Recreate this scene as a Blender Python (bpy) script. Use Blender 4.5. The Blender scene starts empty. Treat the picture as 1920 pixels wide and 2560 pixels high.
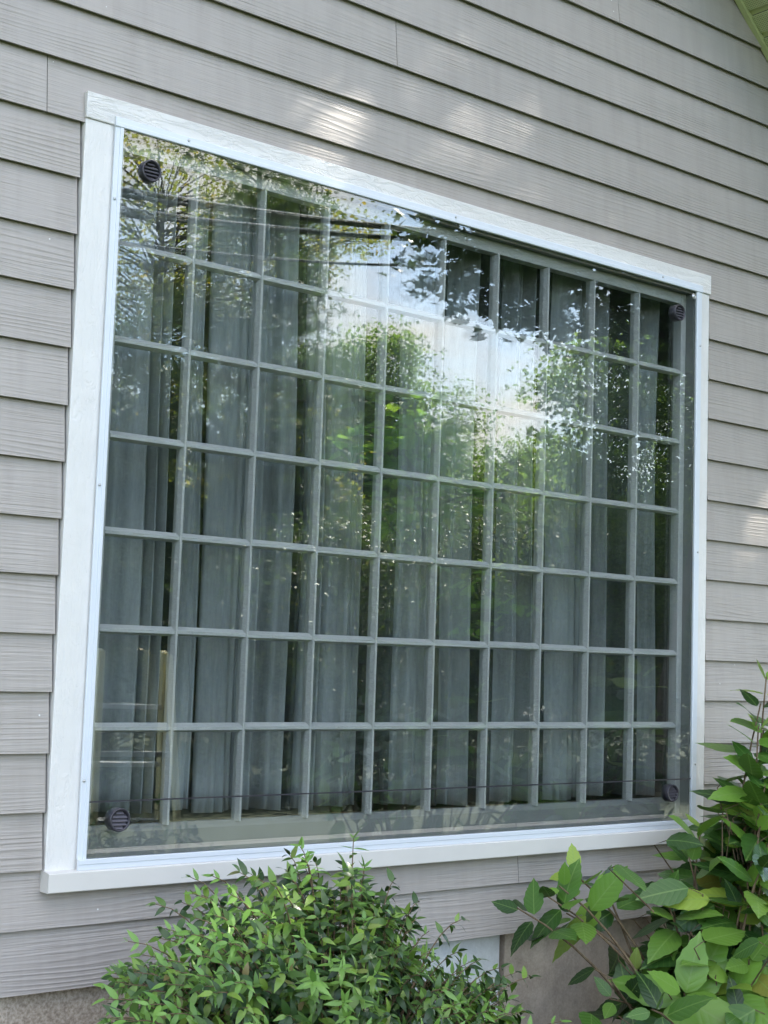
import bpy, math, random
import numpy as np
from mathutils import Vector, Matrix

random.seed(7)
rng = np.random.default_rng(7)
scene = bpy.context.scene
COL = scene.collection

# ------------------------------------------------------------------ camera
cam_d = bpy.data.cameras.new('camera')
cam = bpy.data.objects.new('camera', cam_d)
COL.objects.link(cam)
cam_d.sensor_fit = 'HORIZONTAL'
cam_d.sensor_width = 36.0
cam_d.lens = 69.4
cam_d.clip_start = 0.05
cam_d.clip_end = 2000
R0 = Vector((0.7722484, -0.6344685, 0.0328946))
R1 = Vector((0.0883542, 0.0559794, -0.9945149))
R2 = Vector((0.6291469, 0.7709189, 0.0992880))
M = Matrix((R0, -R1, -R2)).transposed().to_4x4()
M.translation = Vector((-1.99064, -3.67267, 1.61507))
cam.matrix_world = M
scene.camera = cam

# ------------------------------------------------------------------ sky, sun, exposure
SUN_AZ = Vector((0.86, -0.51, 0.0)).normalized()
SUN_EL = math.radians(44)
SUN_DIR = Vector((SUN_AZ.x * math.cos(SUN_EL), SUN_AZ.y * math.cos(SUN_EL), math.sin(SUN_EL)))
world = bpy.data.worlds.new('World')
scene.world = world
world.use_nodes = True
wn, wl = world.node_tree.nodes, world.node_tree.links
wn.clear()
w_out = wn.new('ShaderNodeOutputWorld')
w_bg = wn.new('ShaderNodeBackground')
w_sky = wn.new('ShaderNodeTexSky')
w_sky.sky_type = 'NISHITA'
w_sky.sun_disc = False
w_sky.sun_elevation = SUN_EL
w_sky.sun_rotation = math.atan2(SUN_AZ.x, SUN_AZ.y)
w_sky.air_density = 1.0
w_sky.dust_density = 0.6
w_sky.ozone_density = 1.2
w_tc = wn.new('ShaderNodeTexCoord')
w_map = wn.new('ShaderNodeMapping')
w_map.inputs['Scale'].default_value = (1.0, 1.0, 2.6)
w_map.inputs['Location'].default_value = (3.1, 1.7, 0.35)
w_noi = wn.new('ShaderNodeTexNoise')
w_noi.inputs['Scale'].default_value = 2.6
w_noi.inputs['Detail'].default_value = 8
w_noi.inputs['Roughness'].default_value = 0.58
w_rmp = wn.new('ShaderNodeValToRGB')
w_rmp.color_ramp.elements[0].position = 0.47
w_rmp.color_ramp.elements[1].position = 0.60
w_mix = wn.new('ShaderNodeMixRGB')
w_mix.inputs['Color2'].default_value = (6.7, 6.45, 6.2, 1)
wl.new(w_tc.outputs['Generated'], w_map.inputs['Vector'])
wl.new(w_map.outputs['Vector'], w_noi.inputs['Vector'])
wl.new(w_noi.outputs['Fac'], w_rmp.inputs['Fac'])
wl.new(w_rmp.outputs['Color'], w_mix.inputs['Fac'])
wl.new(w_sky.outputs['Color'], w_mix.inputs['Color1'])
wl.new(w_mix.outputs['Color'], w_bg.inputs['Color'])
w_bg.inputs['Strength'].default_value = 0.09
wl.new(w_bg.outputs['Background'], w_out.inputs['Surface'])

sun_d = bpy.data.lights.new('sun', 'SUN')
sun_d.energy = 5.0
sun_d.angle = math.radians(0.8)
sun_d.color = (1.0, 0.93, 0.82)
sun = bpy.data.objects.new('sun', sun_d)
COL.objects.link(sun)
sun.rotation_euler = SUN_DIR.to_track_quat('Z', 'Y').to_euler()
sun.location = (12, -10, 18)

scene.view_settings.view_transform = 'Standard'
scene.view_settings.look = 'None'
scene.view_settings.gamma = 1.0
scene.view_settings.exposure = 2.88
scene.cycles.max_bounces = 10
scene.cycles.transparent_max_bounces = 24
scene.cycles.diffuse_bounces = 4
scene.cycles.glossy_bounces = 5
scene.cycles.caustics_reflective = False
scene.cycles.caustics_refractive = False
scene.cycles.sample_clamp_indirect = 6.0
scene.cycles.use_denoising = True

# ------------------------------------------------------------------ helpers
def link(o, parent=None):
    COL.objects.link(o)
    if parent is not None:
        o.parent = parent
    return o

def mesh_np(name, verts, faces, mat=None, smooth=False):
    """faces: one (F,k) array or a list of such arrays"""
    if not isinstance(faces, list):
        faces = [faces]
    verts = np.asarray(verts, dtype=np.float32)
    me = bpy.data.meshes.new(name)
    me.vertices.add(len(verts))
    me.vertices.foreach_set('co', verts.ravel())
    loops = np.concatenate([np.asarray(f, dtype=np.int32).ravel() for f in faces])
    tot = np.concatenate([np.full(len(f), np.asarray(f).shape[1], dtype=np.int32) for f in faces])
    start = np.concatenate([[0], np.cumsum(tot)[:-1]]).astype(np.int32)
    me.loops.add(len(loops))
    me.loops.foreach_set('vertex_index', loops)
    me.polygons.add(len(tot))
    me.polygons.foreach_set('loop_start', start)
    me.polygons.foreach_set('loop_total', tot)
    me.polygons.foreach_set('use_smooth', np.full(len(tot), bool(smooth)))
    me.update(calc_edges=True)
    me.validate()
    if mat is not None:
        me.materials.append(mat)
    return me

def obj(name, me, parent=None, loc=None, rot=None):
    o = bpy.data.objects.new(name, me)
    if loc is not None:
        o.location = loc
    if rot is not None:
        o.rotation_euler = rot
    return link(o, parent)

def empty(name, loc, label=None, cat=None, group=None):
    o = bpy.data.objects.new(name, None)
    o.location = loc
    o.empty_display_size = 0.1
    link(o)
    tag(o, label, cat, group)
    return o

def tag(o, label=None, cat=None, group=None, kind=None):
    for k, v in (('label', label), ('category', cat), ('group', group), ('kind', kind)):
        if v:
            o[k] = v
    return o

BOXF = np.array([[0, 3, 2, 1], [4, 5, 6, 7], [0, 1, 5, 4], [1, 2, 6, 5], [2, 3, 7, 6], [3, 0, 4, 7]])

def box_v(x0, x1, y0, y1, z0, z1):
    return [(x0, y0, z0), (x1, y0, z0), (x1, y1, z0), (x0, y1, z0), (x0, y0, z1), (x1, y0, z1), (x1, y1, z1), (x0, y1, z1)]

def box_me(name, x0, x1, y0, y1, z0, z1, mat, bevel=0.0):
    me = mesh_np(name, box_v(x0, x1, y0, y1, z0, z1), BOXF, mat)
    if bevel:
        import bmesh
        bm = bmesh.new(); bm.from_mesh(me)
        bmesh.ops.bevel(bm, geom=bm.edges[:], offset=bevel, segments=2, affect='EDGES', profile=0.5)
        bm.to_mesh(me); bm.free()
    return me

def prism_x(name, prof, x0, x1, mat):
    """extrude a closed profile [(y,z)...] (counter-clockwise seen from +x) along x"""
    n = len(prof)
    v = [(x0, y, z) for y, z in prof] + [(x1, y, z) for y, z in prof]
    side = [[i, (i + 1) % n, n + (i + 1) % n, n + i] for i in range(n)]
    return mesh_np(name, v, [np.array(side), np.array([list(range(n))[::-1]]), np.array([list(range(n, 2 * n))])], mat)

def prism_z(name, prof, z0, z1, mat):
    n = len(prof)
    v = [(x, y, z0) for x, y in prof] + [(x, y, z1) for x, y in prof]
    side = [[i, (i + 1) % n, n + (i + 1) % n, n + i] for i in range(n)]
    return mesh_np(name, v, [np.array(side), np.array([list(range(n))[::-1]]), np.array([list(range(n, 2 * n))])], mat)

class Tubes:
    """collects tapered tubes along polylines into one mesh"""
    def __init__(self, sides=6):
        self.s = sides; self.v = []; self.f = []; self.n = 0
    def add(self, pts, radii):
        pts = np.asarray(pts, dtype=float)
        k = len(pts); s = self.s
        tang = np.gradient(pts, axis=0)
        tang /= np.linalg.norm(tang, axis=1)[:, None] + 1e-9
        ref = np.array([0.0, 0, 1]) if abs(tang[0][2]) < 0.9 else np.array([1.0, 0, 0])
        a = np.cross(tang, ref); a /= np.linalg.norm(a, axis=1)[:, None] + 1e-9
        b = np.cross(tang, a)
        th = np.linspace(0, 2 * math.pi, s, endpoint=False)
        r = np.asarray(radii, dtype=float)[:, None, None]
        ring = pts[:, None, :] + r * (np.cos(th)[None, :, None] * a[:, None, :] + np.sin(th)[None, :, None] * b[:, None, :])
        self.v.append(ring.reshape(-1, 3))
        i = np.arange(k - 1)[:, None] * s; j = np.arange(s)[None, :]; j2 = (j + 1) % s
        q = np.stack([i + j, i + j2, i + s + j2, i + s + j], -1).reshape(-1, 4) + self.n
        self.f.append(q)
        self.n += k * s
    def mesh(self, name, mat):
        return mesh_np(name, np.concatenate(self.v), np.concatenate(self.f), mat, smooth=True)

def frames(normals, spin):
    """(N,3,3) rotation matrices whose z column is the normal and whose y column is spun round it"""
    n = normals / (np.linalg.norm(normals, axis=1)[:, None] + 1e-9)
    ref = np.where(np.abs(n[:, 2:3]) < 0.9, np.array([[0, 0, 1.0]]), np.array([[1.0, 0, 0]]))
    a = np.cross(ref, n); a /= np.linalg.norm(a, axis=1)[:, None]
    b = np.cross(n, a)
    c, s_ = np.cos(spin)[:, None], np.sin(spin)[:, None]
    x = c * a + s_ * b; y = -s_ * a + c * b
    return np.stack([x, y, n], axis=2)

def scatter(name, tv, tf, pos, rot, scale, mat, smooth=False):
    tv = np.asarray(tv, dtype=float); n = len(tv); N = len(pos)
    v = np.einsum('nij,kj->nki', rot, tv) * np.asarray(scale).reshape(-1, 1, 1) + np.asarray(pos)[:, None, :]
    off = (np.arange(N) * n)[:, None, None]
    fs = [(np.asarray(f)[None] + off).reshape(-1, np.asarray(f).shape[1]) for f in tf]
    return mesh_np(name, v.reshape(-1, 3), fs, mat, smooth)

# ------------------------------------------------------------------ materials
def new_mat(name):
    m = bpy.data.materials.new(name)
    m.use_nodes = True
    nt = m.node_tree
    return m, nt.nodes, nt.links, nt.nodes['Principled BSDF'], nt.nodes['Material Output']

def N(nodes, kind, **kw):
    n = nodes.new(kind)
    for k, v in kw.items():
        if k in n.inputs.keys():
            n.inputs[k].default_value = v
        else:
            setattr(n, k, v)
    return n

def math_n(nodes, links, op, a, b=None, c=None):
    n = nodes.new('ShaderNodeMath'); n.operation = op
    for i, v in enumerate((a, b, c)):
        if v is None: continue
        if isinstance(v, (int, float)): n.inputs[i].default_value = v
        else: links.new(v, n.inputs[i])
    return n.outputs[0]

def ramp(nodes, links, fac, stops):
    r = nodes.new('ShaderNodeValToRGB')
    els = r.color_ramp.elements
    while len(els) > 1: els.remove(els[-1])
    els[0].position, els[0].color = stops[0][0], (*stops[0][1], 1)
    for p, c in stops[1:]:
        e = els.new(p); e.color = (*c, 1)
    links.new(fac, r.inputs['Fac'])
    return r.outputs['Color']

def coords(nodes, links, scale=(1, 1, 1), random_off=0.0, space='Object'):
    tc = nodes.new('ShaderNodeTexCoord')
    mp = nodes.new('ShaderNodeMapping')
    mp.inputs['Scale'].default_value = scale
    links.new(tc.outputs[space], mp.inputs['Vector'])
    if random_off:
        oi = nodes.new('ShaderNodeObjectInfo')
        cb = nodes.new('ShaderNodeCombineXYZ')
        links.new(math_n(nodes, links, 'MULTIPLY', oi.outputs['Random'], random_off), cb.inputs[0])
        links.new(math_n(nodes, links, 'MULTIPLY', oi.outputs['Random'], random_off * 0.37), cb.inputs[2])
        links.new(cb.outputs[0], mp.inputs['Location'])
    return mp.outputs['Vector']

def bump(nodes, links, bsdf, height, strength, dist, prev=None):
    b = nodes.new('ShaderNodeBump')
    b.inputs['Strength'].default_value = strength
    b.inputs['Distance'].default_value = dist
    links.new(height, b.inputs['Height'])
    if prev is not None: links.new(prev, b.inputs['Normal'])
    if bsdf is not None: links.new(b.outputs['Normal'], bsdf.inputs['Normal'])
    return b.outputs['Normal']

def noise(nodes, links, vec, scale, detail=4, rough=0.55, dist=0.0):
    n = nodes.new('ShaderNodeTexNoise')
    n.inputs['Scale'].default_value = scale; n.inputs['Detail'].default_value = detail
    n.inputs['Roughness'].default_value = rough; n.inputs['Distortion'].default_value = dist
    links.new(vec, n.inputs['Vector'])
    return n.outputs['Fac']

def mat_siding():
    m, n, l, b, o = new_mat('painted_lap_siding')
    # embossed cedar grain: long irregular ridges, bent into cathedral figures, with smooth stretches between
    v = coords(n, l, (0.11, 1, 1), 40.0)
    w = n.new('ShaderNodeTexWave'); w.wave_type = 'BANDS'; w.bands_direction = 'Z'; w.wave_profile = 'SIN'
    w.inputs['Scale'].default_value = 22; w.inputs['Distortion'].default_value = 26
    w.inputs['Detail'].default_value = 1.6; w.inputs['Detail Scale'].default_value = 0.32; w.inputs['Detail Roughness'].default_value = 0.45
    l.new(v, w.inputs['Vector'])
    v2 = coords(n, l, (0.45, 1, 2.2), 17.0)
    mask = ramp(n, l, noise(n, l, v2, 3.4, 3), [(0.40, (0.0,) * 3), (0.62, (1,) * 3)])
    g = math_n(n, l, 'MULTIPLY', math_n(n, l, 'POWER', w.outputs['Fac'], 2.5), mask)
    streak = noise(n, l, coords(n, l, (1.3, 42, 42), 9.0), 3.4, 2, 0.5, 0.6)
    mask2 = ramp(n, l, noise(n, l, coords(n, l, (0.7, 1, 1.4), 29.0), 4.0, 2), [(0.35, (0.25,) * 3), (0.6, (1,) * 3)])
    h = math_n(n, l, 'ADD', math_n(n, l, 'MULTIPLY', g, 0.55), math_n(n, l, 'MULTIPLY', math_n(n, l, 'MULTIPLY', streak, mask2), 1.5))
    bump(n, l, b, h, 1.0, 0.0021)
    oi = n.new('ShaderNodeObjectInfo')
    big = noise(n, l, coords(n, l, (0.6, 1, 0.9), 5.0), 2.2, 5)
    mx = n.new('ShaderNodeMixRGB'); mx.inputs['Color1'].default_value = (0.350, 0.314, 0.287, 1); mx.inputs['Color2'].default_value = (0.422, 0.381, 0.350, 1)
    l.new(math_n(n, l, 'ADD', math_n(n, l, 'MULTIPLY', oi.outputs['Random'], 0.35), math_n(n, l, 'MULTIPLY', big, 0.65)), mx.inputs['Fac'])
    rain = ramp(n, l, noise(n, l, coords(n, l, (9, 1, 0.9), 13.0), 2.0, 4, 0.6), [(0.42, (1, 1, 1)), (0.72, (0.91, 0.905, 0.895))])
    rm = n.new('ShaderNodeMixRGB'); rm.blend_type = 'MULTIPLY'; rm.inputs['Fac'].default_value = 1.0
    l.new(mx.outputs[0], rm.inputs['Color1']); l.new(rain, rm.inputs['Color2'])
    mx = rm
    # bird-lime and paint specks
    vo = n.new('ShaderNodeTexVoronoi'); vo.inputs['Scale'].default_value = 7.0
    l.new(coords(n, l, (1, 1, 1), 23.0), vo.inputs['Vector'])
    sp = math_n(n, l, 'LESS_THAN', vo.outputs['Distance'], 0.018)
    sp2 = n.new('ShaderNodeMixRGB'); sp2.inputs['Color2'].default_value = (0.7, 0.7, 0.69, 1)
    l.new(sp, sp2.inputs['Fac']); l.new(mx.outputs[0], sp2.inputs['Color1'])
    l.new(sp2.outputs[0], b.inputs['Base Color'])
    b.inputs['Roughness'].default_value = 0.42
    b.inputs['Specular IOR Level'].default_value = 0.5
    return m

def mat_casing(name, col, axis, strength=0.7):
    m, n, l, b, o = new_mat(name)
    sc = (2.2, 14, 14) if axis == 'x' else (14, 14, 2.2)
    v = coords(n, l, sc, 11.0)
    h1 = noise(n, l, v, 2.6, 5, 0.6, 1.2)
    v2 = coords(n, l, (1, 1, 1), 5.0)
    h2 = ramp(n, l, noise(n, l, v2, 42, 3), [(0.56, (0,) * 3), (0.7, (1,) * 3)])
    cr = ramp(n, l, h1, [(0.44, (1,) * 3), (0.5, (0,) * 3), (0.56, (1,) * 3)])
    h = math_n(n, l, 'ADD', math_n(n, l, 'MULTIPLY', cr, 0.8), math_n(n, l, 'ADD', math_n(n, l, 'MULTIPLY', h2, 0.5), h1))
    bump(n, l, b, h, strength, 0.0035)
    c = ramp(n, l, noise(n, l, v2, 5, 6, 0.65), [(0.3, tuple(a * 0.92 for a in col)), (0.65, col)])
    gr = ramp(n, l, noise(n, l, coords(n, l, (1, 1, 1), 7.0), 60, 6, 0.75), [(0.66, (1, 1, 1)), (0.76, (0.72, 0.70, 0.66))])
    gm = n.new('ShaderNodeMixRGB'); gm.blend_type = 'MULTIPLY'; gm.inputs['Fac'].default_value = 1.0
    l.new(c, gm.inputs['Color1']); l.new(gr, gm.inputs['Color2'])
    l.new(gm.outputs[0], b.inputs['Base Color'])
    b.inputs['Roughness'].default_value = 0.38
    return m

def mat_simple(name, col, rough=0.5, metal=0.0, nscale=20, var=0.12, bstr=0.15, bdist=0.001, spec=0.5, island=False):
    m, n, l, b, o = new_mat(name)
    v = coords(n, l, (1, 1, 1), 3.0)
    f = noise(n, l, v, nscale, 5, 0.6)
    c = ramp(n, l, f, [(0.25, tuple(a * (1 - var) for a in col)), (0.75, tuple(min(1, a * (1 + var)) for a in col))])
    l.new(c, b.inputs['Base Color'])
    b.inputs['Roughness'].default_value = rough
    b.inputs['Metallic'].default_value = metal
    b.inputs['Specular IOR Level'].default_value = spec
    if bstr: bump(n, l, b, f, bstr, bdist)
    return m

def mat_glass(name, ior, wavy, storm=False):
    m, n, l, b, o = new_mat(name)
    n.remove(b)
    geo = n.new('ShaderNodeNewGeometry')
    ii = n.new('ShaderNodeMix'); ii.data_type = 'FLOAT'
    ii.inputs[2].default_value = ior; ii.inputs[3].default_value = 1.0 / ior
    l.new(geo.outputs['Backfacing'], ii.inputs[0])
    fr = n.new('ShaderNodeFresnel'); l.new(ii.outputs[0], fr.inputs['IOR'])
    gl = n.new('ShaderNodeBsdfGlossy'); gl.inputs['Roughness'].default_value = 0.0
    gl.inputs['Color'].default_value = (0.97, 1.0, 0.985, 1)
    tr = n.new('ShaderNodeBsdfTransparent'); tr.inputs['Color'].default_value = (0.985, 0.994, 0.989, 1)
    mx = n.new('ShaderNodeMixShader')
    l.new(fr.outputs[0], mx.inputs[0]); l.new(tr.outputs[0], mx.inputs[1]); l.new(gl.outputs[0], mx.inputs[2])
    v = coords(n, l, (1, 1, 1), 0.0 if storm else 31.0)
    h = noise(n, l, v, 1.6 if storm else 3.0, 1, 0.4)
    nm = bump(n, l, None, h, 1.0, wavy)
    last = mx
    if storm:
        # the sheet buckles in horizontal ripples round the four vents cut into it
        sep = n.new('ShaderNodeSeparateXYZ'); l.new(v, sep.inputs[0])
        amp = None
        for cx, cz, r, a in ((0.14, 1.94, 0.12, 0.6), (2.38, 1.92, 0.26, 1.3), (0.10, 0.10, 0.16, 0.5), (2.46, 0.5, 0.38, 0.8)):
            dx = math_n(n, l, 'SUBTRACT', sep.outputs[0], cx)
            dz = math_n(n, l, 'SUBTRACT', sep.outputs[2], cz)
            d = math_n(n, l, 'SQRT', math_n(n, l, 'ADD', math_n(n, l, 'MULTIPLY', dx, dx), math_n(n, l, 'MULTIPLY', dz, dz)))
            t = math_n(n, l, 'MAXIMUM', math_n(n, l, 'SUBTRACT', 1.0, math_n(n, l, 'DIVIDE', d, r)), 0.0)
            t = math_n(n, l, 'MULTIPLY', t, a)
            amp = t if amp is None else math_n(n, l, 'ADD', amp, t)
        rip = noise(n, l, coords(n, l, (4.0, 4, 30)), 1.3, 1, 0.4)
        nm = bump(n, l, None, math_n(n, l, 'MULTIPLY', rip, amp), 1.0, 0.00011, nm)
        # thin film of dust and drying marks
        df = n.new('ShaderNodeBsdfDiffuse'); df.inputs['Color'].default_value = (0.6, 0.63, 0.6, 1)
        dust = ramp(n, l, noise(n, l, coords(n, l, (5, 1, 1.2)), 3.0, 5), [(0.3, (0.0,) * 3), (0.75, (0.005,) * 3)])
        m2 = n.new('ShaderNodeMixShader')
        l.new(dust, m2.inputs[0]); l.new(mx.outputs[0], m2.inputs[1]); l.new(df.outputs[0], m2.inputs[2])
        last = m2
    l.new(nm, gl.inputs['Normal']); l.new(nm, fr.inputs['Normal'])
    l.new(last.outputs[0], o.inputs['Surface'])
    return m

def mat_leaf(name, stops, rough=0.45, transl=0.35, tcol=(0.35, 0.55, 0.06), veins=0.0, island=True, spec=0.4):
    m, n, l, b, o = new_mat(name)
    if island:
        g = n.new('ShaderNodeNewGeometry'); r = g.outputs['Random Per Island']
    else:
        g = n.new('ShaderNodeObjectInfo'); r = g.outputs['Random']
    c = ramp(n, l, r, stops)
    if veins:
        tc = n.new('ShaderNodeTexCoord'); sp = n.new('ShaderNodeSeparateXYZ')
        l.new(tc.outputs['Object'], sp.inputs[0])
        ax = math_n(n, l, 'ABSOLUTE', sp.outputs[0])
        ph = math_n(n, l, 'SUBTRACT', sp.outputs[1], math_n(n, l, 'MULTIPLY', ax, 0.9))
        s = math_n(n, l, 'ABSOLUTE', math_n(n, l, 'SINE', math_n(n, l, 'MULTIPLY', ph, veins)))
        vein = math_n(n, l, 'LESS_THAN', s, 0.16)
        mid = math_n(n, l, 'LESS_THAN', ax, 0.014)
        vm = math_n(n, l, 'MAXIMUM', math_n(n, l, 'MULTIPLY', vein, 0.13), math_n(n, l, 'MULTIPLY', mid, 0.45))
        mx = n.new('ShaderNodeMixRGB'); mx.inputs['Color2'].default_value = (0.22, 0.34, 0.09, 1)
        l.new(vm, mx.inputs['Fac']); l.new(c, mx.inputs['Color1'])
        c = mx.outputs[0]
        hh = math_n(n, l, 'POWER', s, 0.5)
        bump(n, l, b, math_n(n, l, 'ADD', hh, math_n(n, l, 'MULTIPLY', noise(n, l, tc.outputs['Object'], 40, 3), 0.4)), 0.09, 0.02)
    l.new(c, b.inputs['Base Color'])
    b.inputs['Roughness'].default_value = rough
    b.inputs['Specular IOR Level'].default_value = spec
    t = n.new('ShaderNodeBsdfTranslucent')
    tm = n.new('ShaderNodeMixRGB'); tm.blend_type = 'MULTIPLY'; tm.inputs['Fac'].default_value = 1.0
    sc = n.new('ShaderNodeMixRGB'); sc.blend_type = 'ADD'; sc.inputs['Fac'].default_value = 0.75
    l.new(c, sc.inputs['Color1']); sc.inputs['Color2'].default_value = (*[x * 0.25 for x in tcol], 1)
    l.new(sc.outputs[0], t.inputs['Color'])
    mix = n.new('ShaderNodeMixShader'); mix.inputs[0].default_value = transl
    l.new(b.outputs[0], mix.inputs[1]); l.new(t.outputs[0], mix.inputs[2])
    l.new(mix.outputs[0], o.inputs['Surface'])
    return m

def mat_stucco():
    m, n, l, b, o = new_mat('pebbled_stucco')
    v = coords(n, l)
    vo = n.new('ShaderNodeTexVoronoi'); vo.inputs['Scale'].default_value = 150; l.new(v, vo.inputs['Vector'])
    f = noise(n, l, v, 110, 4, 0.6)
    h = math_n(n, l, 'ADD', vo.outputs['Distance'], f)
    bump(n, l, b, h, 0.5, 0.0025)
    big = noise(n, l, v, 2.5, 5)
    c1 = ramp(n, l, f, [(0.36, (0.36, 0.295, 0.235)), (0.52, (0.56, 0.475, 0.39)), (0.66, (0.70, 0.61, 0.52))])
    c2 = ramp(n, l, big, [(0.35, (0.72, 0.7, 0.68)), (0.65, (1, 1, 1))])
    mx = n.new('ShaderNodeMixRGB'); mx.blend_type = 'MULTIPLY'; mx.inputs['Fac'].default_value = 1
    l.new(c1, mx.inputs['Color1']); l.new(c2, mx.inputs['Color2'])
    l.new(mx.outputs[0], b.inputs['Base Color'])
    b.inputs['Roughness'].default_value = 0.9
    return m

def mat_concrete(name, lo, hi, rough=0.85):
    m, n, l, b, o = new_mat(name)
    v = coords(n, l)
    f = noise(n, l, v, 9, 8, 0.65); g = noise(n, l, v, 130, 3)
    sm = noise(n, l, coords(n, l, (6, 6, 0.8)), 1.4, 4)
    h = math_n(n, l, 'ADD', f, math_n(n, l, 'MULTIPLY', g, 0.5))
    bump(n, l, b, h, 0.4, 0.003)
    mixf = math_n(n, l, 'ADD', math_n(n, l, 'MULTIPLY', f, 0.45), math_n(n, l, 'ADD', math_n(n, l, 'MULTIPLY', sm, 0.35), math_n(n, l, 'MULTIPLY', g, 0.2)))
    l.new(ramp(n, l, mixf, [(0.36, lo), (0.6, hi)]), b.inputs['Base Color'])
    b.inputs['Roughness'].default_value = rough
    return m

def mat_soffit():
    m, n, l, b, o = new_mat('perforated_vinyl_soffit')
    v = coords(n, l, (1, 1, 1))
    sp = n.new('ShaderNodeSeparateXYZ'); l.new(v, sp.inputs[0])
    def cell(x, p):
        return math_n(n, l, 'SUBTRACT', math_n(n, l, 'FRACT', math_n(n, l, 'DIVIDE', math_n(n, l, 'ADD', x, 10.0), p)), 0.5)
    gx = cell(sp.outputs[0], 0.0078); gy = cell(sp.outputs[1], 0.0078)
    d = math_n(n, l, 'ADD', math_n(n, l, 'MULTIPLY', gx, gx), math_n(n, l, 'MULTIPLY', gy, gy))
    hole = math_n(n, l, 'LESS_THAN', d, 0.06)
    inx = math_n(n, l, 'LESS_THAN', math_n(n, l, 'ABSOLUTE', sp.outputs[0]), 0.036)
    hole = math_n(n, l, 'MULTIPLY', hole, inx)
    mx = n.new('ShaderNodeMixRGB'); mx.inputs['Color1'].default_value = (0.43, 0.47, 0.23, 1); mx.inputs['Color2'].default_value = (0.03, 0.035, 0.02, 1)
    l.new(hole, mx.inputs['Fac'])
    l.new(mx.outputs[0], b.inputs['Base Color'])
    b.inputs['Roughness'].default_value = 0.45
    return m

def mat_curtain(name, lo, hi):
    m, n, l, b, o = new_mat(name)
    v = coords(n, l)
    f = noise(n, l, coords(n, l, (90, 90, 9)), 2.0, 5, 0.65)
    g = noise(n, l, coords(n, l, (3, 3, 1.2)), 1.4, 4)
    k = math_n(n, l, 'ADD', math_n(n, l, 'MULTIPLY', f, 0.22), math_n(n, l, 'MULTIPLY', g, 0.78))
    c = ramp(n, l, k, [(0.3, lo), (0.7, hi)])
    l.new(c, b.inputs['Base Color'])
    b.inputs['Roughness'].default_value = 0.9
    b.inputs['Specular IOR Level'].default_value = 0.1
    bump(n, l, b, f, 0.3, 0.002)
    return m

def mat_ground(name, stops, scale):
    m, n, l, b, o = new_mat(name)
    v = coords(n, l)
    f = noise(n, l, v, scale, 8, 0.65); g = noise(n, l, v, scale * 0.07, 4)
    k = math_n(n, l, 'ADD', math_n(n, l, 'MULTIPLY', f, 0.6), math_n(n, l, 'MULTIPLY', g, 0.4))
    l.new(ramp(n, l, k, stops), b.inputs['Base Color'])
    bump(n, l, b, f, 0.7, 0.03)
    b.inputs['Roughness'].default_value = 0.95
    return m

def mat_bark(name, lo, hi):
    m, n, l, b, o = new_mat(name)
    f = noise(n, l, coords(n, l, (6, 6, 1.2)), 6, 6, 0.7)
    l.new(ramp(n, l, f, [(0.3, lo), (0.7, hi)]), b.inputs['Base Color'])
    bump(n, l, b, f, 0.8, 0.02)
    b.inputs['Roughness'].default_value = 0.9
    return m

M_SIDING = mat_siding()
M_CAS_H = mat_casing('casing_paint_head', (0.76, 0.735, 0.71), 'x', 0.5)
M_CAS_V = mat_casing('casing_paint_side', (0.76, 0.735, 0.71), 'z', 0.3)
M_SILL = mat_simple('sill_cladding', (0.66, 0.63, 0.59), 0.4, 0, 6, 0.03, 0.05)
M_ALU = mat_simple('white_powder_coat', (0.68, 0.71, 0.76), 0.3, 0, 4, 0.02, 0.0)
M_SCREW = mat_simple('screw_steel', (0.55, 0.55, 0.55), 0.3, 0.9, 200, 0.2, 0.0)
M_STORM = mat_glass('acrylic_storm_sheet', 1.64, 0.00003, True)
M_PANE = mat_glass('old_window_glass', 1.36, 0.00002)
M_MUNT = mat_casing('weathered_sash_paint', (0.385, 0.40, 0.395), 'x', 0.5)
M_JAMB = mat_simple('jamb_paint', (0.15, 0.16, 0.156), 0.5, 0, 8, 0.1, 0.2, 0.002)
M_CURT = mat_curtain('curtain_lining_cloth', (0.105, 0.116, 0.121), (0.30, 0.324, 0.334))
M_CURT_SHADE = mat_curtain('curtain_fold_shade', (0.03, 0.034, 0.036), (0.07, 0.08, 0.082))
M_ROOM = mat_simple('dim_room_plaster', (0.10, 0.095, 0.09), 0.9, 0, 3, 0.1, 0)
M_STOOL = mat_simple('varnished_wood', (0.16, 0.075, 0.03), 0.4, 0, 9, 0.4, 0.1)
M_PLAST = mat_simple('black_vent_plastic', (0.035, 0.032, 0.042), 0.35, 0, 40, 0.1, 0.0)
M_SLAT = mat_simple('vent_slat_plastic', (0.13, 0.122, 0.142), 0.35, 0, 40, 0.1, 0.0)
M_STUC = mat_stucco()
M_CONC = mat_concrete('stained_concrete', (0.27, 0.22, 0.175), (0.52, 0.44, 0.36))
M_PANEL = mat_concrete('weathered_white_board', (0.48, 0.49, 0.48), (0.68, 0.69, 0.69), 0.6)
M_SOFF = mat_soffit()
M_TRIM = mat_simple('soffit_trim_vinyl', (0.42, 0.46, 0.22), 0.4, 0, 10, 0.08, 0)
M_ROOF = mat_simple('roof_shingle', (0.09, 0.085, 0.08), 0.9, 0, 30, 0.4, 0.6, 0.01)
M_DARK = mat_simple('sheathing_paper', (0.04, 0.037, 0.033), 0.9, 0, 10, 0.2, 0)
M_YEL = mat_simple('ladder_fibreglass', (0.80, 0.74, 0.42), 0.45, 0, 14, 0.12, 0.1)
M_STEP = mat_simple('ladder_aluminium', (0.62, 0.63, 0.64), 0.35, 0.85, 20, 0.1, 0.1)
M_CABLE = mat_simple('cable_sheath', (0.022, 0.022, 0.024), 0.16, 0, 30, 0.2, 0.2)
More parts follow.
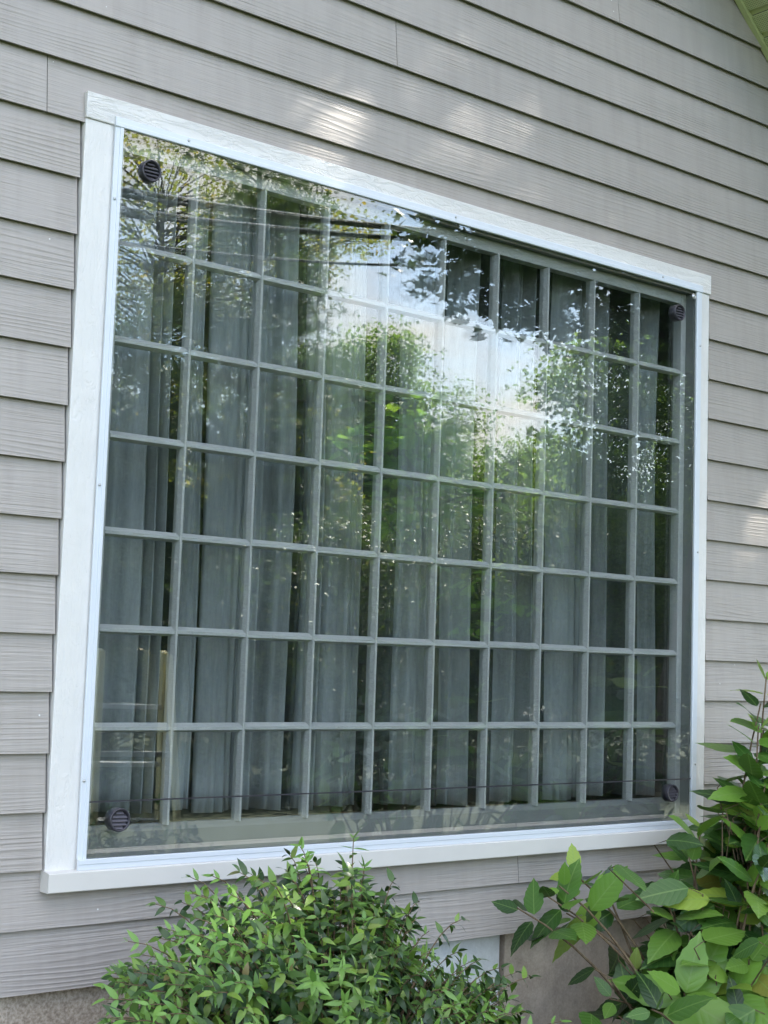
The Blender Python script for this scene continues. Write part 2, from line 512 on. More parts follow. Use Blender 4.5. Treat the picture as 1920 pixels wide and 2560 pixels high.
M_BARK = mat_bark('grey_brown_bark', (0.035, 0.028, 0.022), (0.12, 0.10, 0.08))
M_TWIG = mat_bark('twig_bark', (0.09, 0.055, 0.03), (0.24, 0.17, 0.10))
M_GTWIG = mat_bark('green_twig', (0.08, 0.10, 0.03), (0.2, 0.22, 0.08))
M_LAWN = mat_ground('lawn_turf', [(0.3, (0.010, 0.020, 0.007)), (0.5, (0.019, 0.034, 0.010)), (0.72, (0.034, 0.048, 0.016))], 14)
M_MULCH = mat_ground('bark_mulch', [(0.3, (0.02, 0.014, 0.01)), (0.5, (0.055, 0.036, 0.024)), (0.7, (0.11, 0.08, 0.055))], 30)
M_ROAD = mat_ground('asphalt', [(0.3, (0.035, 0.035, 0.036)), (0.7, (0.065, 0.065, 0.066))], 40)

# ------------------------------------------------------------------ the setting
def sheet(name, x0, x1, y0, y1, z, mat):
    o = obj(name, mesh_np(name, [(x0, y0, z), (x1, y0, z), (x1, y1, z), (x0, y1, z)], np.array([[0, 1, 2, 3]]), mat))
    tag(o, kind='structure')
    return o
sheet('lawn', -500, 500, -500, 500, 0.0, M_LAWN)
sheet('planting_bed', -3.2, 5.0, -1.9, 0.04, 0.006, M_MULCH)
sheet('road', -400, 400, -36, -29, 0.006, M_ROAD)

# ------------------------------------------------------------------ house
S = 2.05
Z0 = 1.05
PEAK_X = 0.9
RS = 0.8660
PEAK_Z = 4.393 + RS * (2.821 - PEAK_X)
X_L, X_R = -3.1, 4.9
def rake_z(x): return PEAK_Z - RS * abs(x - PEAK_X)
house = empty('house', (0.9, 0.1, 0.0), 'gable wall of a house clad in warm grey lap siding on a stucco foundation', 'house')
HOFF = Vector((0.9, 0.1, 0.0))
def hobj(name, me, loc=(0, 0, 0), rot=None, parent=None):
    """a part of the house, given in world coordinates"""
    if parent is None:
        return obj(name, me, house, Vector(loc) - HOFF, rot)
    return obj(name, me, parent, loc, rot)

# openings: rough opening of the window
OX0, OX1, OZ0, OZ1 = -0.06, 2.62, Z0 - 0.05, Z0 + 2.10
Z_SID = Z0 - 0.1662 * S * 1.0
SH0, SH1 = 0.041, 0.12
hobj('wall_framing', box_me('wall_framing', X_L, OX0, SH0, SH1, Z_SID, 2.55, M_DARK))
hobj('wall_framing', box_me('wall_framing', OX1, X_R, SH0, SH1, Z_SID, 2.55, M_DARK))
hobj('wall_framing', box_me('wall_framing', OX0 + 0.001, OX1 - 0.001, SH0, SH1, Z_SID, OZ0, M_DARK))
def gable_poly(z0, x0, x1, inset):
    pts = [(x0, z0)]
    pts.append((x1, z0))
    if x1 > PEAK_X: pts.append((x1, rake_z(x1) - inset))
    if x0 < PEAK_X < x1: pts.append((PEAK_X, PEAK_Z - inset))
    pts.append((x0, rake_z(x0) - inset))
    return pts
def poly_y(name, pts, y0, y1, mat):
    n = len(pts)
    v = [(x, y0, z) for x, z in pts] + [(x, y1, z) for x, z in pts]
    side = [[(i + 1) % n, i, n + i, n + (i + 1) % n] for i in range(n)]
    return mesh_np(name, v, [np.array(side), np.array([list(range(n))]), np.array([list(range(n, 2 * n))[::-1]])], mat)
hobj('wall_framing', poly_y('wall_framing', gable_poly(2.55, X_L, OX0, 0.02), SH0, SH1, M_DARK))
hobj('wall_framing', poly_y('wall_framing', gable_poly(2.55, OX1, X_R, 0.02), SH0, SH1, M_DARK))
hobj('wall_framing', poly_y('wall_framing', gable_poly(OZ1, OX0 + 0.001, OX1 - 0.001, 0.02), SH0, SH1, M_DARK))
# room behind the window (closed shell)
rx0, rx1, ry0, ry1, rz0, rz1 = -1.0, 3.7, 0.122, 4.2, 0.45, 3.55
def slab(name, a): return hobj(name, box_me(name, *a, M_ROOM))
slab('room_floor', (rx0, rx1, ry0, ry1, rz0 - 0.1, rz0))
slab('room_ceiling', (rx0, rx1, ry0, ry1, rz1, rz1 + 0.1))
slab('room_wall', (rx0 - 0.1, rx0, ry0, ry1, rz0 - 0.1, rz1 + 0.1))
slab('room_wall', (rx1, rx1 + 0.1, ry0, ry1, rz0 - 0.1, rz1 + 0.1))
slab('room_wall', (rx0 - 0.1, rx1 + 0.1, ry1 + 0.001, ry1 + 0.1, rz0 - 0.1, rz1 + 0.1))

# siding boards
zs_obs = [-0.1662, -0.0854, -0.0107, 0.0634, 0.1393, 0.2191, 0.2948, 0.3723, 0.4477, 0.5239, 0.6, 0.6785, 0.758, 0.8346, 0.9132, 0.9917, 1.0711]
while Z0 + S * zs_obs[-1] < PEAK_Z + 0.2: zs_obs.append(zs_obs[-1] + 0.0785)
ZC = 0.2756
lap = [Z0 + S * (ZC + (z - ZC) * 1.0065) for z in zs_obs]
CAS_X0, CAS_X1 = -0.1165, 2.6575
CAS_Z0, CAS_Z1 = Z0 - 0.083, Z0 + 2.133
joints = {15: [-0.232], 18: [1.012], 1: [1.668], 19: [-0.9], 16: [3.4], 13: [], 3: [-1.3], 7: [-1.6], 10: [-0.95], 21: [2.1], 20: [0.2], 5: [4.1], 9: [3.9]}
def board(x0a, x0b, x1a, x1b, z, h):
    """a lapped plank; x0a/x1a are the ends at its foot, x0b/x1b at its head"""
    t = 0.0046
    yb, yt = 0.0180, 0.0400
    cx = x0a
    v = []
    for xa, xb in ((x0a, x0b), (x1a, x1b)):
        v += [(xa - cx, yb, 0), (xa - cx, yb - t, 0.0008), (xa - cx, yb - t + 0.0006, 0.004), (xb - cx, yt - t, h), (xb - cx, yt, h)]
    f5 = np.array([[0, 1, 2, 3, 4], [9, 8, 7, 6, 5]])
    side = np.array([[i, 5 + i, 5 + (i + 1) % 5, (i + 1) % 5] for i in range(5)])
    me = mesh_np('siding_board', v, [side, f5], M_SIDING)
    return hobj('siding_board', me, (cx, 0.0, z))
for k in range(len(lap) - 1):
    z, zt = lap[k], lap[k + 1]
    h = zt - z + 0.045
    if rake_z(PEAK_X) - z < 0.1: break
    lo = [max(X_L, PEAK_X - (PEAK_Z - zz) / RS + 0.012) for zz in (z, z + h)]
    hi = [min(X_R, PEAK_X + (PEAK_Z - zz) / RS - 0.012) for zz in (z, z + h)]
    if lo[1] > hi[1]: lo[1] = hi[1] = PEAK_X
    spans = []
    if z + 0.01 < CAS_Z1 and zt > CAS_Z0 + 0.02:
        if zt > CAS_Z1 + 0.01:       # notched round the head casing: full plank stands behind the casing edge
            spans = [(lo, hi)]
        elif z < CAS_Z0 - 0.01:
            spans = [(lo, hi)]
        else:
            g = 0.004
            spans = [(lo, [CAS_X0 - g] * 2), ([CAS_X1 + g] * 2, hi)]
    else:
        spans = [(lo, hi)]
    for a, b in spans:
        cuts = sorted(j for j in joints.get(k, []) if a[0] + 0.05 < j < b[0] - 0.05)
        st = a
        for j in cuts:
            board(st[0], st[1], j - 0.0012, j - 0.0012, z, h); st = [j + 0.0012] * 2
        board(st[0], st[1], b[0], b[1], z, h)

# foundation
FY = 0.047
hobj('foundation_wall', box_me('foundation_wall', X_L, 1.205, FY, 0.3, 0.0, Z_SID - 0.002, M_STUC))
hobj('foundation_wall', box_me('foundation_wall', 1.644, X_R, FY + 0.004, 0.3, 0.0, Z_SID - 0.002, M_CONC))
hobj('access_panel', box_me('access_panel', 1.222, 1.628, FY + 0.012, 0.08, 0.02, Z_SID - 0.006, M_PANEL, 0.002))
hobj('foundation_wall', box_me('foundation_wall', 1.206, 1.643, 0.12, 0.3, 0.0, Z_SID - 0.002, M_DARK))

# roof with rake overhang
OVER = 0.45
ang = math.atan(RS)
Lr = (X_R - PEAK_X + 0.35) / math.cos(ang)
for sgn in (1, -1):
    # local frame: u runs down the slope, y is depth, w is the outward normal
    rot = (0, ang if sgn > 0 else math.pi - ang, 0)
    base = Vector((PEAK_X, 0, PEAK_Z))
    m3 = Matrix.Rotation(ang * sgn, 4, 'Y')
    def rp(name, u0, u1, y0, y1, w0, w1, mat, sg=sgn, m3=m3):
        me = box_me(name, u0 * sg if sg > 0 else -u1, u1 if sg > 0 else -u0, y0, y1, w0, w1, mat)
        me.transform(m3)
        return hobj(name, me, base)
    rp('roof_slope', 0.06, Lr, -OVER - 0.03, 5.0, 0.075, 0.17, M_ROOF)
    rp('rake_fascia', 0.04, Lr - 0.01, -OVER - 0.025, -OVER, -0.03, 0.0745, M_TRIM)
    rp('soffit_channel', 0.02, Lr - 0.02, -0.002, 0.022, -0.014, 0.012, M_TRIM)
    me = box_me('soffit_panel', -0.0405, 0.0405, -OVER + 0.001, -0.004, 0.0, 0.004, M_SOFF)
    rib = box_me('soffit_groove', -0.0125, 0.0125, -OVER + 0.001, -0.004, 0.009, 0.013, M_TRIM)
    npan = int(Lr / 0.1085)
    for i in range(npan):
        u = (0.072 + i * 0.1085) * sgn
        p = base + m3.to_3x3() @ Vector((u, 0, 0))
        hobj('soffit_panel', me, p, (0, ang * sgn, 0))
        p2 = base + m3.to_3x3() @ Vector((u + 0.05425 * sgn, 0, 0))
        hobj('soffit_groove', rib, p2, (0, ang * sgn, 0))

# ------------------------------------------------------------------ the multi-pane window
win = empty('multi_pane_window', (1.28, 0.05, Z0 - 0.083), 'wide window of seventy small panes in weathered grey muntins with white casing', 'window')
WOFF = Vector(win.location)
def wobj(name, me, loc=(0, 0, 0), rot=None):
    return obj(name, me, win, Vector(loc) - WOFF, rot)
# casing boards: front at y = .010, back on the sheathing
wobj('head_casing', box_me('head_casing', CAS_X0, CAS_X1, 0.004, 0.0405, Z0 + 2.056, CAS_Z1, M_CAS_H, 0.003))
wobj('side_casing', box_me('side_casing', CAS_X0 + 0.002, -0.004, 0.010, 0.0405, Z0 - 0.0305, Z0 + 2.0558, M_CAS_V, 0.003))
wobj('side_casing', box_me('side_casing', 2.567, CAS_X1 - 0.004, 0.010, 0.0405, Z0 - 0.0305, Z0 + 2.0558, M_CAS_V, 0.003))
wobj('sill', prism_x('sill', [(0.0405, CAS_Z0), (0.0405, Z0 - 0.024), (-0.018, Z0 - 0.031), (-0.020, Z0 - 0.033), (-0.020, CAS_Z0 + 0.002), (-0.018, CAS_Z0)], CAS_X0 - 0.001, CAS_X1 + 0.001, M_SILL))
# jamb liners, head jamb and sub-sill between casing and sash
DX0, DX1 = 0.0334, 2.5287     # daylight of the panes
DZ0, DZ1 = Z0 + 0.0738, Z0 + 2.0029
JY0, JY1 = 0.0105, 0.052
wobj('jamb', box_me('jamb', -0.0039, 0.004, JY0, 0.12, Z0 - 0.03, Z0 + 2.055, M_JAMB))
wobj('jamb', box_me('jamb', 2.558, 2.5669, JY0, 0.12, Z0 - 0.03, Z0 + 2.055, M_JAMB))
wobj('head_jamb', box_me('head_jamb', 0.0041, 2.5579, JY0, 0.12, Z0 + 2.046, Z0 + 2.055, M_JAMB))
wobj('sub_sill', prism_x('sub_sill', [(JY0, Z0 - 0.023), (0.12, Z0 - 0.023), (0.12, Z0 + 0.012), (0.052, Z0 + 0.012), (JY0, Z0 + 0.001)][::-1], 0.0041, 2.5579, M_JAMB))
# sash frame
SY0, SY1 = 0.047, 0.088
wobj('sash_stile', box_me('sash_stile', 0.0042, DX0, SY0 + 0.001, SY1, Z0 + 0.013, Z0 + 2.0455, M_MUNT, 0.002))
wobj('sash_stile', box_me('sash_stile', DX1, 2.5578, SY0 + 0.001, SY1, Z0 + 0.013, Z0 + 2.0455, M_MUNT, 0.002))
wobj('sash_rail', box_me('sash_rail', DX0 + 0.0005, DX1 - 0.0005, SY0 + 0.002, SY1, DZ1, Z0 + 2.0453, M_MUNT, 0.002))
wobj('sash_rail', prism_x('sash_rail', [(SY0 + 0.002, Z0 + 0.0125), (SY1, Z0 + 0.0125), (SY1, DZ0 + 0.004), (0.066, DZ0 + 0.004), (SY0 + 0.008, DZ0 - 0.006), (SY0 + 0.002, DZ0 - 0.014)][::-1], DX0 + 0.0005, DX1 - 0.0005, M_JAMB))
NCX, NCZ = 10, 7
PW, PH = (DX1 - DX0) / NCX, (DZ1 - DZ0) / NCZ
PY = 0.0665
for i in range(1, NCX):
    x = DX0 + i * PW
    me = prism_z('upright_muntin', [(-0.0036, SY0), (0.0036, SY0), (0.0085, PY - 0.002), (0.0085, PY + 0.006), (0.005, SY1), (-0.005, SY1), (-0.0085, PY + 0.006), (-0.0085, PY - 0.002)], DZ0, DZ1, M_MUNT)
    # hand-planed bars are never dead straight
    wobj('upright_muntin', me, (x + random.uniform(-0.0015, 0.0015), random.uniform(-0.0008, 0.0008), 0), (0, random.uniform(-0.0006, 0.0006), 0))
prof = [(SY0 + 0.002, -0.006), (SY0 + 0.002, 0.003), (PY - 0.002, 0.0145), (PY + 0.006, 0.0145), (SY1 - 0.001, 0.007), (SY1 - 0.001, -0.007), (PY + 0.006, -0.0125), (PY - 0.002, -0.0125)]
cross = prism_x('cross_muntin', prof, -PW / 2 + 0.0015, PW / 2 - 0.0015, M_MUNT)
for j in range(1, NCZ):
    for i in range(NCX):
        wobj('cross_muntin', cross, (DX0 + (i + 0.5) * PW, random.uniform(-0.0006, 0.0006), DZ0 + j * PH + random.uniform(-0.0012, 0.0012)), (random.uniform(-0.02, 0.02), random.uniform(-0.004, 0.004), 0))
pane_me = box_me('pane', -PW / 2 + 0.006, PW / 2 - 0.006, 0, 0.003, -PH / 2 + 0.006, PH / 2 - 0.006, M_PANE)
for j in range(NCZ):
    for i in range(NCX):
        wobj('pane', pane_me, (DX0 + (i + 0.5) * PW, PY, DZ0 + (j + 0.5) * PH), (random.gauss(0, 0.0022), 0, random.gauss(0, 0.0022)))
wobj('window_stool', box_me('window_stool', -0.02, 2.59, 0.121, 0.33, Z0 + 0.018, Z0 + 0.05, M_STOOL, 0.004))

# ------------------------------------------------------------------ storm panel over the window
storm = empty('storm_panel', (1.28, 0.0, Z0 - 0.03), 'clear storm panel in a white aluminium frame screwed over the window', 'storm window')
TOFF = Vector(storm.location)
def tobj(name, me, loc=(0, 0, 0), rot=None, parent=None):
    if parent is not None: return obj(name, me, parent, loc, rot)
    return obj(name, me, storm, Vector(loc) - TOFF, rot)
FX0, FX1, FZ0, FZ1 = -0.0275, 2.5945, Z0 - 0.0298, Z0 + 2.0795
def rail_prof(w):  # channel with a raised inner lip: (depth y, across t), t = 0 outer edge
    return [(0.010, 0.0), (0.0035, 0.0), (0.002, 0.002), (0.002, w * 0.52), (0.0, w * 0.56), (0.0, w - 0.002), (0.002, w), (0.0095, w)]
def frame_x(name, x0, x1, zo, sgn, w):
    pr = [(y, zo + sgn * t) for y, t in rail_prof(w)]
    if sgn > 0: pr = pr[::-1]
    return prism_x(name, pr, x0, x1, M_ALU)
def frame_z(name, xo, sgn, z0, z1, w):
    pr = [(xo + sgn * t, y) for y, t in rail_prof(w)]
    if sgn > 0: pr = pr
    else: pr = pr[::-1]
    return prism_z(name, pr[::-1], z0, z1, M_ALU)
tobj('frame_rail', frame_x('frame_rail', FX0, FX1, FZ1, -1, 0.0295), (0, -0.0065, 0))
tobj('frame_rail', frame_x('frame_rail', FX0, FX1, FZ0, 1, 0.0298), (0, -0.0125, 0))
tobj('frame_stile', frame_z('frame_stile', FX0 + 0.0015, 1, FZ0 + 0.0302, FZ1 - 0.0298, 0.0265), (0, -0.0045, 0))
tobj('frame_stile', frame_z('frame_stile', FX1 - 0.0015, -1, FZ0 + 0.0302, FZ1 - 0.0298, 0.0305), (0, -0.0045, 0))
GY = 0.0
SEAM = Z0 + 0.152
def sheet_slab(z0, z1):
    return box_me('clear_sheet', -0.004, 2.567, 0, 0.0025, z0 - Z0, z1 - Z0, M_STORM)
tobj('clear_sheet', sheet_slab(SEAM + 0.0022, Z0 + 2.054), (0, GY, Z0))
tobj('clear_sheet', sheet_slab(Z0 - 0.006, SEAM - 0.0022), (0, GY + 0.0004, Z0))
tobj('joint_strip', box_me('joint_strip', -0.003, 2.566, 0.0003, 0.0024, SEAM - 0.0021, SEAM + 0.0021, M_PLAST))
# screws
def lathe(name, prof, seg, mat, smooth=True):
    """profile of (r, y) turned about the y axis"""
    v = []
    for r, y in prof:
        for k in range(seg):
            a = 2 * math.pi * k / seg
            v.append((r * math.cos(a), y, r * math.sin(a)))
    f = []
    for i in range(len(prof) - 1):
        for k in range(seg):
            k2 = (k + 1) % seg
            f.append([i * seg + k, i * seg + k2, (i + 1) * seg + k2, (i + 1) * seg + k])
    return mesh_np(name, v, [np.array(f)], mat, smooth)
screw_me = lathe('screw', [(0.0046, 0.0), (0.0044, -0.0015), (0.003, -0.003), (0.0012, -0.0034), (0.0001, -0.0034)], 12, M_SCREW)
for x, z in ((0.214, 3.119), (1.275, 3.119), (2.352, 3.119)): tobj('screw', screw_me, (x, -0.0047, z))
for x, z in ((-0.019, 2.89), (-0.019, 2.073), (-0.019, 1.26), (2.584, 2.886), (2.584, 2.071), (2.584, 1.257)): tobj('screw', screw_me, (x, -0.0027, z))
# vents
vent_ring = lathe('vent', [(0.027, 0.02), (0.0325, 0.02), (0.0325, -0.010), (0.0318, -0.0125), (0.030, -0.0135), (0.0265, -0.0128), (0.0262, -0.004), (0.0262, 0.019), (0.0005, 0.019)], 36, M_PLAST)
slat_mes = []
for k in range(5):
    zc = -0.0204 + k * 0.0102
    hw = math.sqrt(max(0.0263 ** 2 - (abs(zc) + 0.003) ** 2, 1e-5))
    v = [(-hw, -0.0105, -0.0042), (hw, -0.0105, -0.0042), (hw * 0.97, 0.001, 0.0046), (-hw * 0.97, 0.001, 0.0046),
         (-hw, -0.0090, -0.0054), (hw, -0.0090, -0.0054), (hw * 0.97, 0.0025, 0.0034), (-hw * 0.97, 0.0025, 0.0034)]
    slat_mes.append((zc, mesh_np('slat', v, np.array([[0, 1, 2, 3], [7, 6, 5, 4], [0, 4, 5, 1], [1, 5, 6, 2], [2, 6, 7, 3], [3, 7, 4, 0]]), M_SLAT)))
for x, z in ((0.094, 1.151), (0.092, 2.996), (2.445, 1.152), (2.448, 2.995)):
    vo = tobj('vent', vent_ring, (x, 0.0, z), (0, random.uniform(-0.05, 0.05), 0))
    for zc, me in slat_mes: tobj('slat', me, (0, 0, zc), None, vo)
washer = lathe('washer', [(0.0118, 0.0), (0.0118, -0.002), (0.0095, -0.003), (0.0085, -0.001), (0.006, -0.001), (0.0055, -0.004), (0.0005, -0.004)], 18, M_SCREW)
tobj('washer', washer, (2.545, -0.0003, 3.079))

# ------------------------------------------------------------------ curtains
def curtain(edges, label, hem, seed):
    r = random.Random(seed)
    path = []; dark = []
    for a, b, kind in edges:
        w = b - a
        for s in np.linspace(0, 1, 19):
            x = a + s * w
            if kind == 'r':       # one big round fold
                y = 0.225 - 0.085 * math.sin(math.pi * min(1, s * 0.9 + 0.08)) ** 0.7
            elif kind == 'd':     # sunk back between two folds
                y = 0.42 - 0.26 * s ** 2.2
            elif kind == 'f':
                y = 0.175 - 0.012 * math.sin(math.pi * s)
            else:                 # swells forward to a leading edge
                q = s ** 0.75
                y = 0.31 - 0.17 * s ** 0.85
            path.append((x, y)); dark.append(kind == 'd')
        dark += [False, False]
        path.append((b + 0.004, path[-1][1] + 0.018))
        path.append((b - 0.006, 0.31))
    path = np.array(path)
    # small uneven gathers on top of the big folds
    path[:, 1] += 0.010 * np.sin(path[:, 0] * 131 + seed) * np.sin(path[:, 0] * 37 + 2 * seed) + 0.005 * np.sin(path[:, 0] * 260 + seed)
    nz = 26
    zz = np.linspace(hem, 3.16, nz)
    ph = [r.uniform(0, 6.28) for _ in range(3)]
    V = []
    for z in zz:
        t = (z - hem) / 2.0
        dx = 0.012 * math.sin(1.7 * t * math.pi + ph[0]) * t + 0.006 * np.sin(9 * path[:, 0] + 2.0 * t + ph[1]) * t
        k = 1 - 0.25 * t
        y = 0.20 + (path[:, 1] - 0.20) * k + 0.004 * np.sin(5 * t + 11 * path[:, 0] + ph[2])
        V.append(np.stack([path[:, 0] + dx, y, np.full(len(path), z) + 0.004 * np.sin(14 * path[:, 0] + ph[0]) * (z == hem)], 1))
    V = np.concatenate(V)
    n = len(path)
    i = np.arange(nz - 1)[:, None] * n; j = np.arange(n - 1)[None]
    F = np.stack([i + j, i + j + 1, i + n + j + 1, i + n + j], -1).reshape(-1, 4)
    me = mesh_np('curtain', V - np.array([[path[0][0], 0.2, hem]]), F, M_CURT, True)
    me.materials.append(M_CURT_SHADE)        # shade of the sunk folds, painted in as a darker cloth
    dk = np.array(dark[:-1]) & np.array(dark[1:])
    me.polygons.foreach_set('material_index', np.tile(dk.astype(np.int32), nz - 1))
    o = obj('curtain', me, None, (path[0][0], 0.2, hem))
    md = o.modifiers.new('thickness', 'SOLIDIFY'); md.thickness = 0.002
    tag(o, label, 'curtain', 'lined curtains behind the panes')
    return o
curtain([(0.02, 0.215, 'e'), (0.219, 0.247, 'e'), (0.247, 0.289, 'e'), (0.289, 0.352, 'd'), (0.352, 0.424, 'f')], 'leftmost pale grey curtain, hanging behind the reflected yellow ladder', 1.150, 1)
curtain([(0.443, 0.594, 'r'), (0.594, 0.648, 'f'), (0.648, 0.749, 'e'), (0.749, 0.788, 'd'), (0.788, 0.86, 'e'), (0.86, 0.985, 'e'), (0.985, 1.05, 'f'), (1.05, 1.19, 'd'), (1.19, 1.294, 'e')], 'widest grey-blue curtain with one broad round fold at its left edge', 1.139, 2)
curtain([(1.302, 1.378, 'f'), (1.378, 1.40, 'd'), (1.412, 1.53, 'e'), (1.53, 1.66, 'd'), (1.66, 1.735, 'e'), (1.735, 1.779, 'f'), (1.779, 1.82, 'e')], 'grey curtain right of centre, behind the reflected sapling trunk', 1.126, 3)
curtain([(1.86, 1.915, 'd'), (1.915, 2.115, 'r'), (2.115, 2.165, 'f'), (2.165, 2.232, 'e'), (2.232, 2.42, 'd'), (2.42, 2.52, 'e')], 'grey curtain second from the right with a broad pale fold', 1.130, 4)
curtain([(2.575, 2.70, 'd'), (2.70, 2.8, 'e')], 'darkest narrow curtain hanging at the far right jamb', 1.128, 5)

# ------------------------------------------------------------------ leaves and stems near the wall
def leaf_mesh(name, mat, n=11, wmax=0.30, serr=0.012, cup=0.10, droop=0.22, twist=0.0, acum=1.0, fold=0.10):
    """unit-length leaf along +y, blade in xy; edge serrated"""
    v, f = [], []
    for i in range(n + 1):
        t = i / n
        w = wmax * (math.sin(math.pi * min(1.0, t ** 0.78 * 1.0)) ** 0.85) * (1 - 0.25 * t) * acum if 0 < t < 1 else 0.0
        w = max(w, 0.006)
        se = serr * (1 if i % 2 else -1) if 0.08 < t < 0.96 else 0
        z0 = -droop * t * t
        tw = twist * t
        y = t
        edge = [(-(w + se), fold * w * 1.5 - cup * w * w * 6), ((w + se), fold * w * 1.5 - cup * w * w * 6)]
        a, b = edge
        v.append((a[0], y + se * 0.6, z0 + a[1] - tw * a[0])); v.append((0, y, z0)); v.append((b[0], y + se * 0.6, z0 + b[1] - tw * b[0]))
    for i in range(n):
        k = 3 * i
        f.append([k, k + 1, k + 4, k + 3]); f.append([k + 1, k + 2, k + 5, k + 4])
    return mesh_np(name, v, np.array(f), mat, True)

M_HYD = mat_leaf('hydrangea_leaf', [(0.0, (0.014, 0.042, 0.010)), (0.4, (0.034, 0.095, 0.016)), (0.75, (0.07, 0.165, 0.024)), (0.95, (0.15, 0.27, 0.04)), (1.0, (0.22, 0.21, 0.04))], 0.33, 0.16, veins=24.0, island=False, spec=0.45)
M_HYB = mat_leaf('hydrangea_young_leaf', [(0.0, (0.13, 0.27, 0.035)), (0.6, (0.19, 0.35, 0.05)), (1.0, (0.32, 0.42, 0.06))], 0.36, 0.28, veins=24.0, island=False, spec=0.45)
M_SHB = mat_leaf('shrub_leaf', [(0.0, (0.012, 0.036, 0.010)), (0.4, (0.034, 0.080, 0.014)), (0.72, (0.078, 0.155, 0.022)), (0.94, (0.16, 0.26, 0.034)), (0.97, (0.15, 0.25, 0.045)), (1.0, (0.16, 0.13, 0.05))], 0.36, 0.10, island=False, spec=0.45)
M_SHB2 = mat_leaf('shrub_leaf_mass', [(0.0, (0.012, 0.036, 0.010)), (0.4, (0.034, 0.080, 0.014)), (0.72, (0.078, 0.155, 0.022)), (0.94, (0.16, 0.26, 0.034)), (0.97, (0.15, 0.25, 0.045)), (1.0, (0.16, 0.13, 0.05))], 0.36, 0.10, island=True, spec=0.45)
M_SHY = mat_leaf('shrub_young_leaf', [(0.0, (0.10, 0.23, 0.04)), (1.0, (0.19, 0.34, 0.07))], 0.36, 0.2, island=False, spec=0.45)

def bez(p0, p1, p2, n):
    t = np.linspace(0, 1, n)[:, None]
    return (1 - t) ** 2 * np.array(p0) + 2 * t * (1 - t) * np.array(p1) + t * t * np.array(p2)

def frame_from(dirv, up):
    y = Vector(dirv).normalized()
    z = Vector(up) - y * Vector(up).dot(y)
    z.normalize()
    x = y.cross(z)
    return Matrix((x, y, z)).transposed()

hyd_leaf = [leaf_mesh('leaf', M_HYD, 11, 0.31, 0.010, 0.10, d, tw) for d, tw in ((0.04, 0.1), (0.14, -0.2), (0.26, 0.25))]
hyd_bright = [leaf_mesh('leaf', M_HYB, 11, 0.30, 0.010, 0.10, d, tw) for d, tw in ((0.10, 0.15), (0.25, -0.2))]

def hydrangea(base, shoots, fill, label, seed):
    r = random.Random(seed)
    root = empty('hydrangea', base, label, 'shrub', 'hydrangeas by the wall')
    B = Vector(base)
    stems = Tubes(6)
    def put_leaf(p, d, up, size, bright):
        me = r.choice(hyd_bright if bright else hyd_leaf)
        m = frame_from(d, up).to_4x4()
        o = bpy.data.objects.new('leaf', me)
        o.matrix_basis = Matrix.Translation(Vector(p) - B) @ m @ Matrix.Diagonal((size, size, size, 1))
        link(o, root)
    for tip, size, bright, pairs in shoots:
        tip = Vector(tip)
        foot = B + Vector((r.uniform(-0.15, 0.15), r.uniform(-0.12, 0.12), 0))
        mid = (foot + tip) / 2 + Vector((r.uniform(-0.08, 0.08), r.uniform(-0.08, 0.08), 0.22))
        pts = bez(foot, mid, tip, 9)
        stems.add(pts - np.array(B), np.linspace(0.0075, 0.0028, 9))
        d = Vector(pts[-1] - pts[-2]).normalized()
        a0 = r.uniform(0, 3.14)
        for k in range(pairs):
            back = 0.012 + 0.055 * k
            p = tip - d * back
            if back > 0.12: p = Vector(pts[-3]) + (tip - Vector(pts[-3])) * max(0, 1 - back / 0.2)
            side = frame_from(d, Vector((0.3, 0.2, 1)) if abs(d.z) < 0.8 else Vector((1, 0.1, 0)))
            sz = 1.12 * size * (0.55 if k == 0 else 0.85 if k == 1 else 1.0) * r.uniform(0.85, 1.12)
            for q in (0, math.pi):
                an = a0 + k * math.pi / 2 + q + r.uniform(-0.2, 0.2)
                out = side.col[0] * math.cos(an) + side.col[2] * math.sin(an)
                lift = 0.85 if k == 0 else 0.35 if k == 1 else 0.1
                ld = out + d * lift + Vector((0, 0, 0.10 - 0.10 * k))
                upv = d * 0.4 + Vector((-0.25, -0.55, 0.8)) + Vector((r.uniform(-0.35, 0.35), r.uniform(-0.5, 0.35), 0))
                put_leaf(p + out * 0.012, ld, upv, sz, bright if k < 3 else bright and r.random() < 0.6)
    for c, rad, n, size in fill:
        for _ in range(n):
            p = Vector(c) + Vector((r.gauss(0, rad[0]), r.gauss(0, rad[1]), r.gauss(0, rad[2])))
            if p.y > -0.05: p.y = -0.05 - r.random() * 0.1
            if p.z < 0.05: continue
            a = r.uniform(0, 6.28)
            ld = Vector((math.cos(a), math.sin(a), r.uniform(-0.6, 0.35)))
            upv = Vector((r.uniform(-0.8, 0.3), r.uniform(-1.2, 0.1), 0.8))
            put_leaf(p, ld, upv, size * r.uniform(0.7, 1.2), r.random() < 0.14)
            stems.add([np.array(p - B), np.array(p - B) + np.array([-ld.x * 0.05, -ld.y * 0.05, -0.02]), np.array([(p.x - B.x) * 0.7, (p.y - B.y) * 0.7, (p.z - B.z) - 0.16])], [0.0016, 0.002, 0.003])
    obj('stems', stems.mesh('stems', M_TWIG), root)
    return root

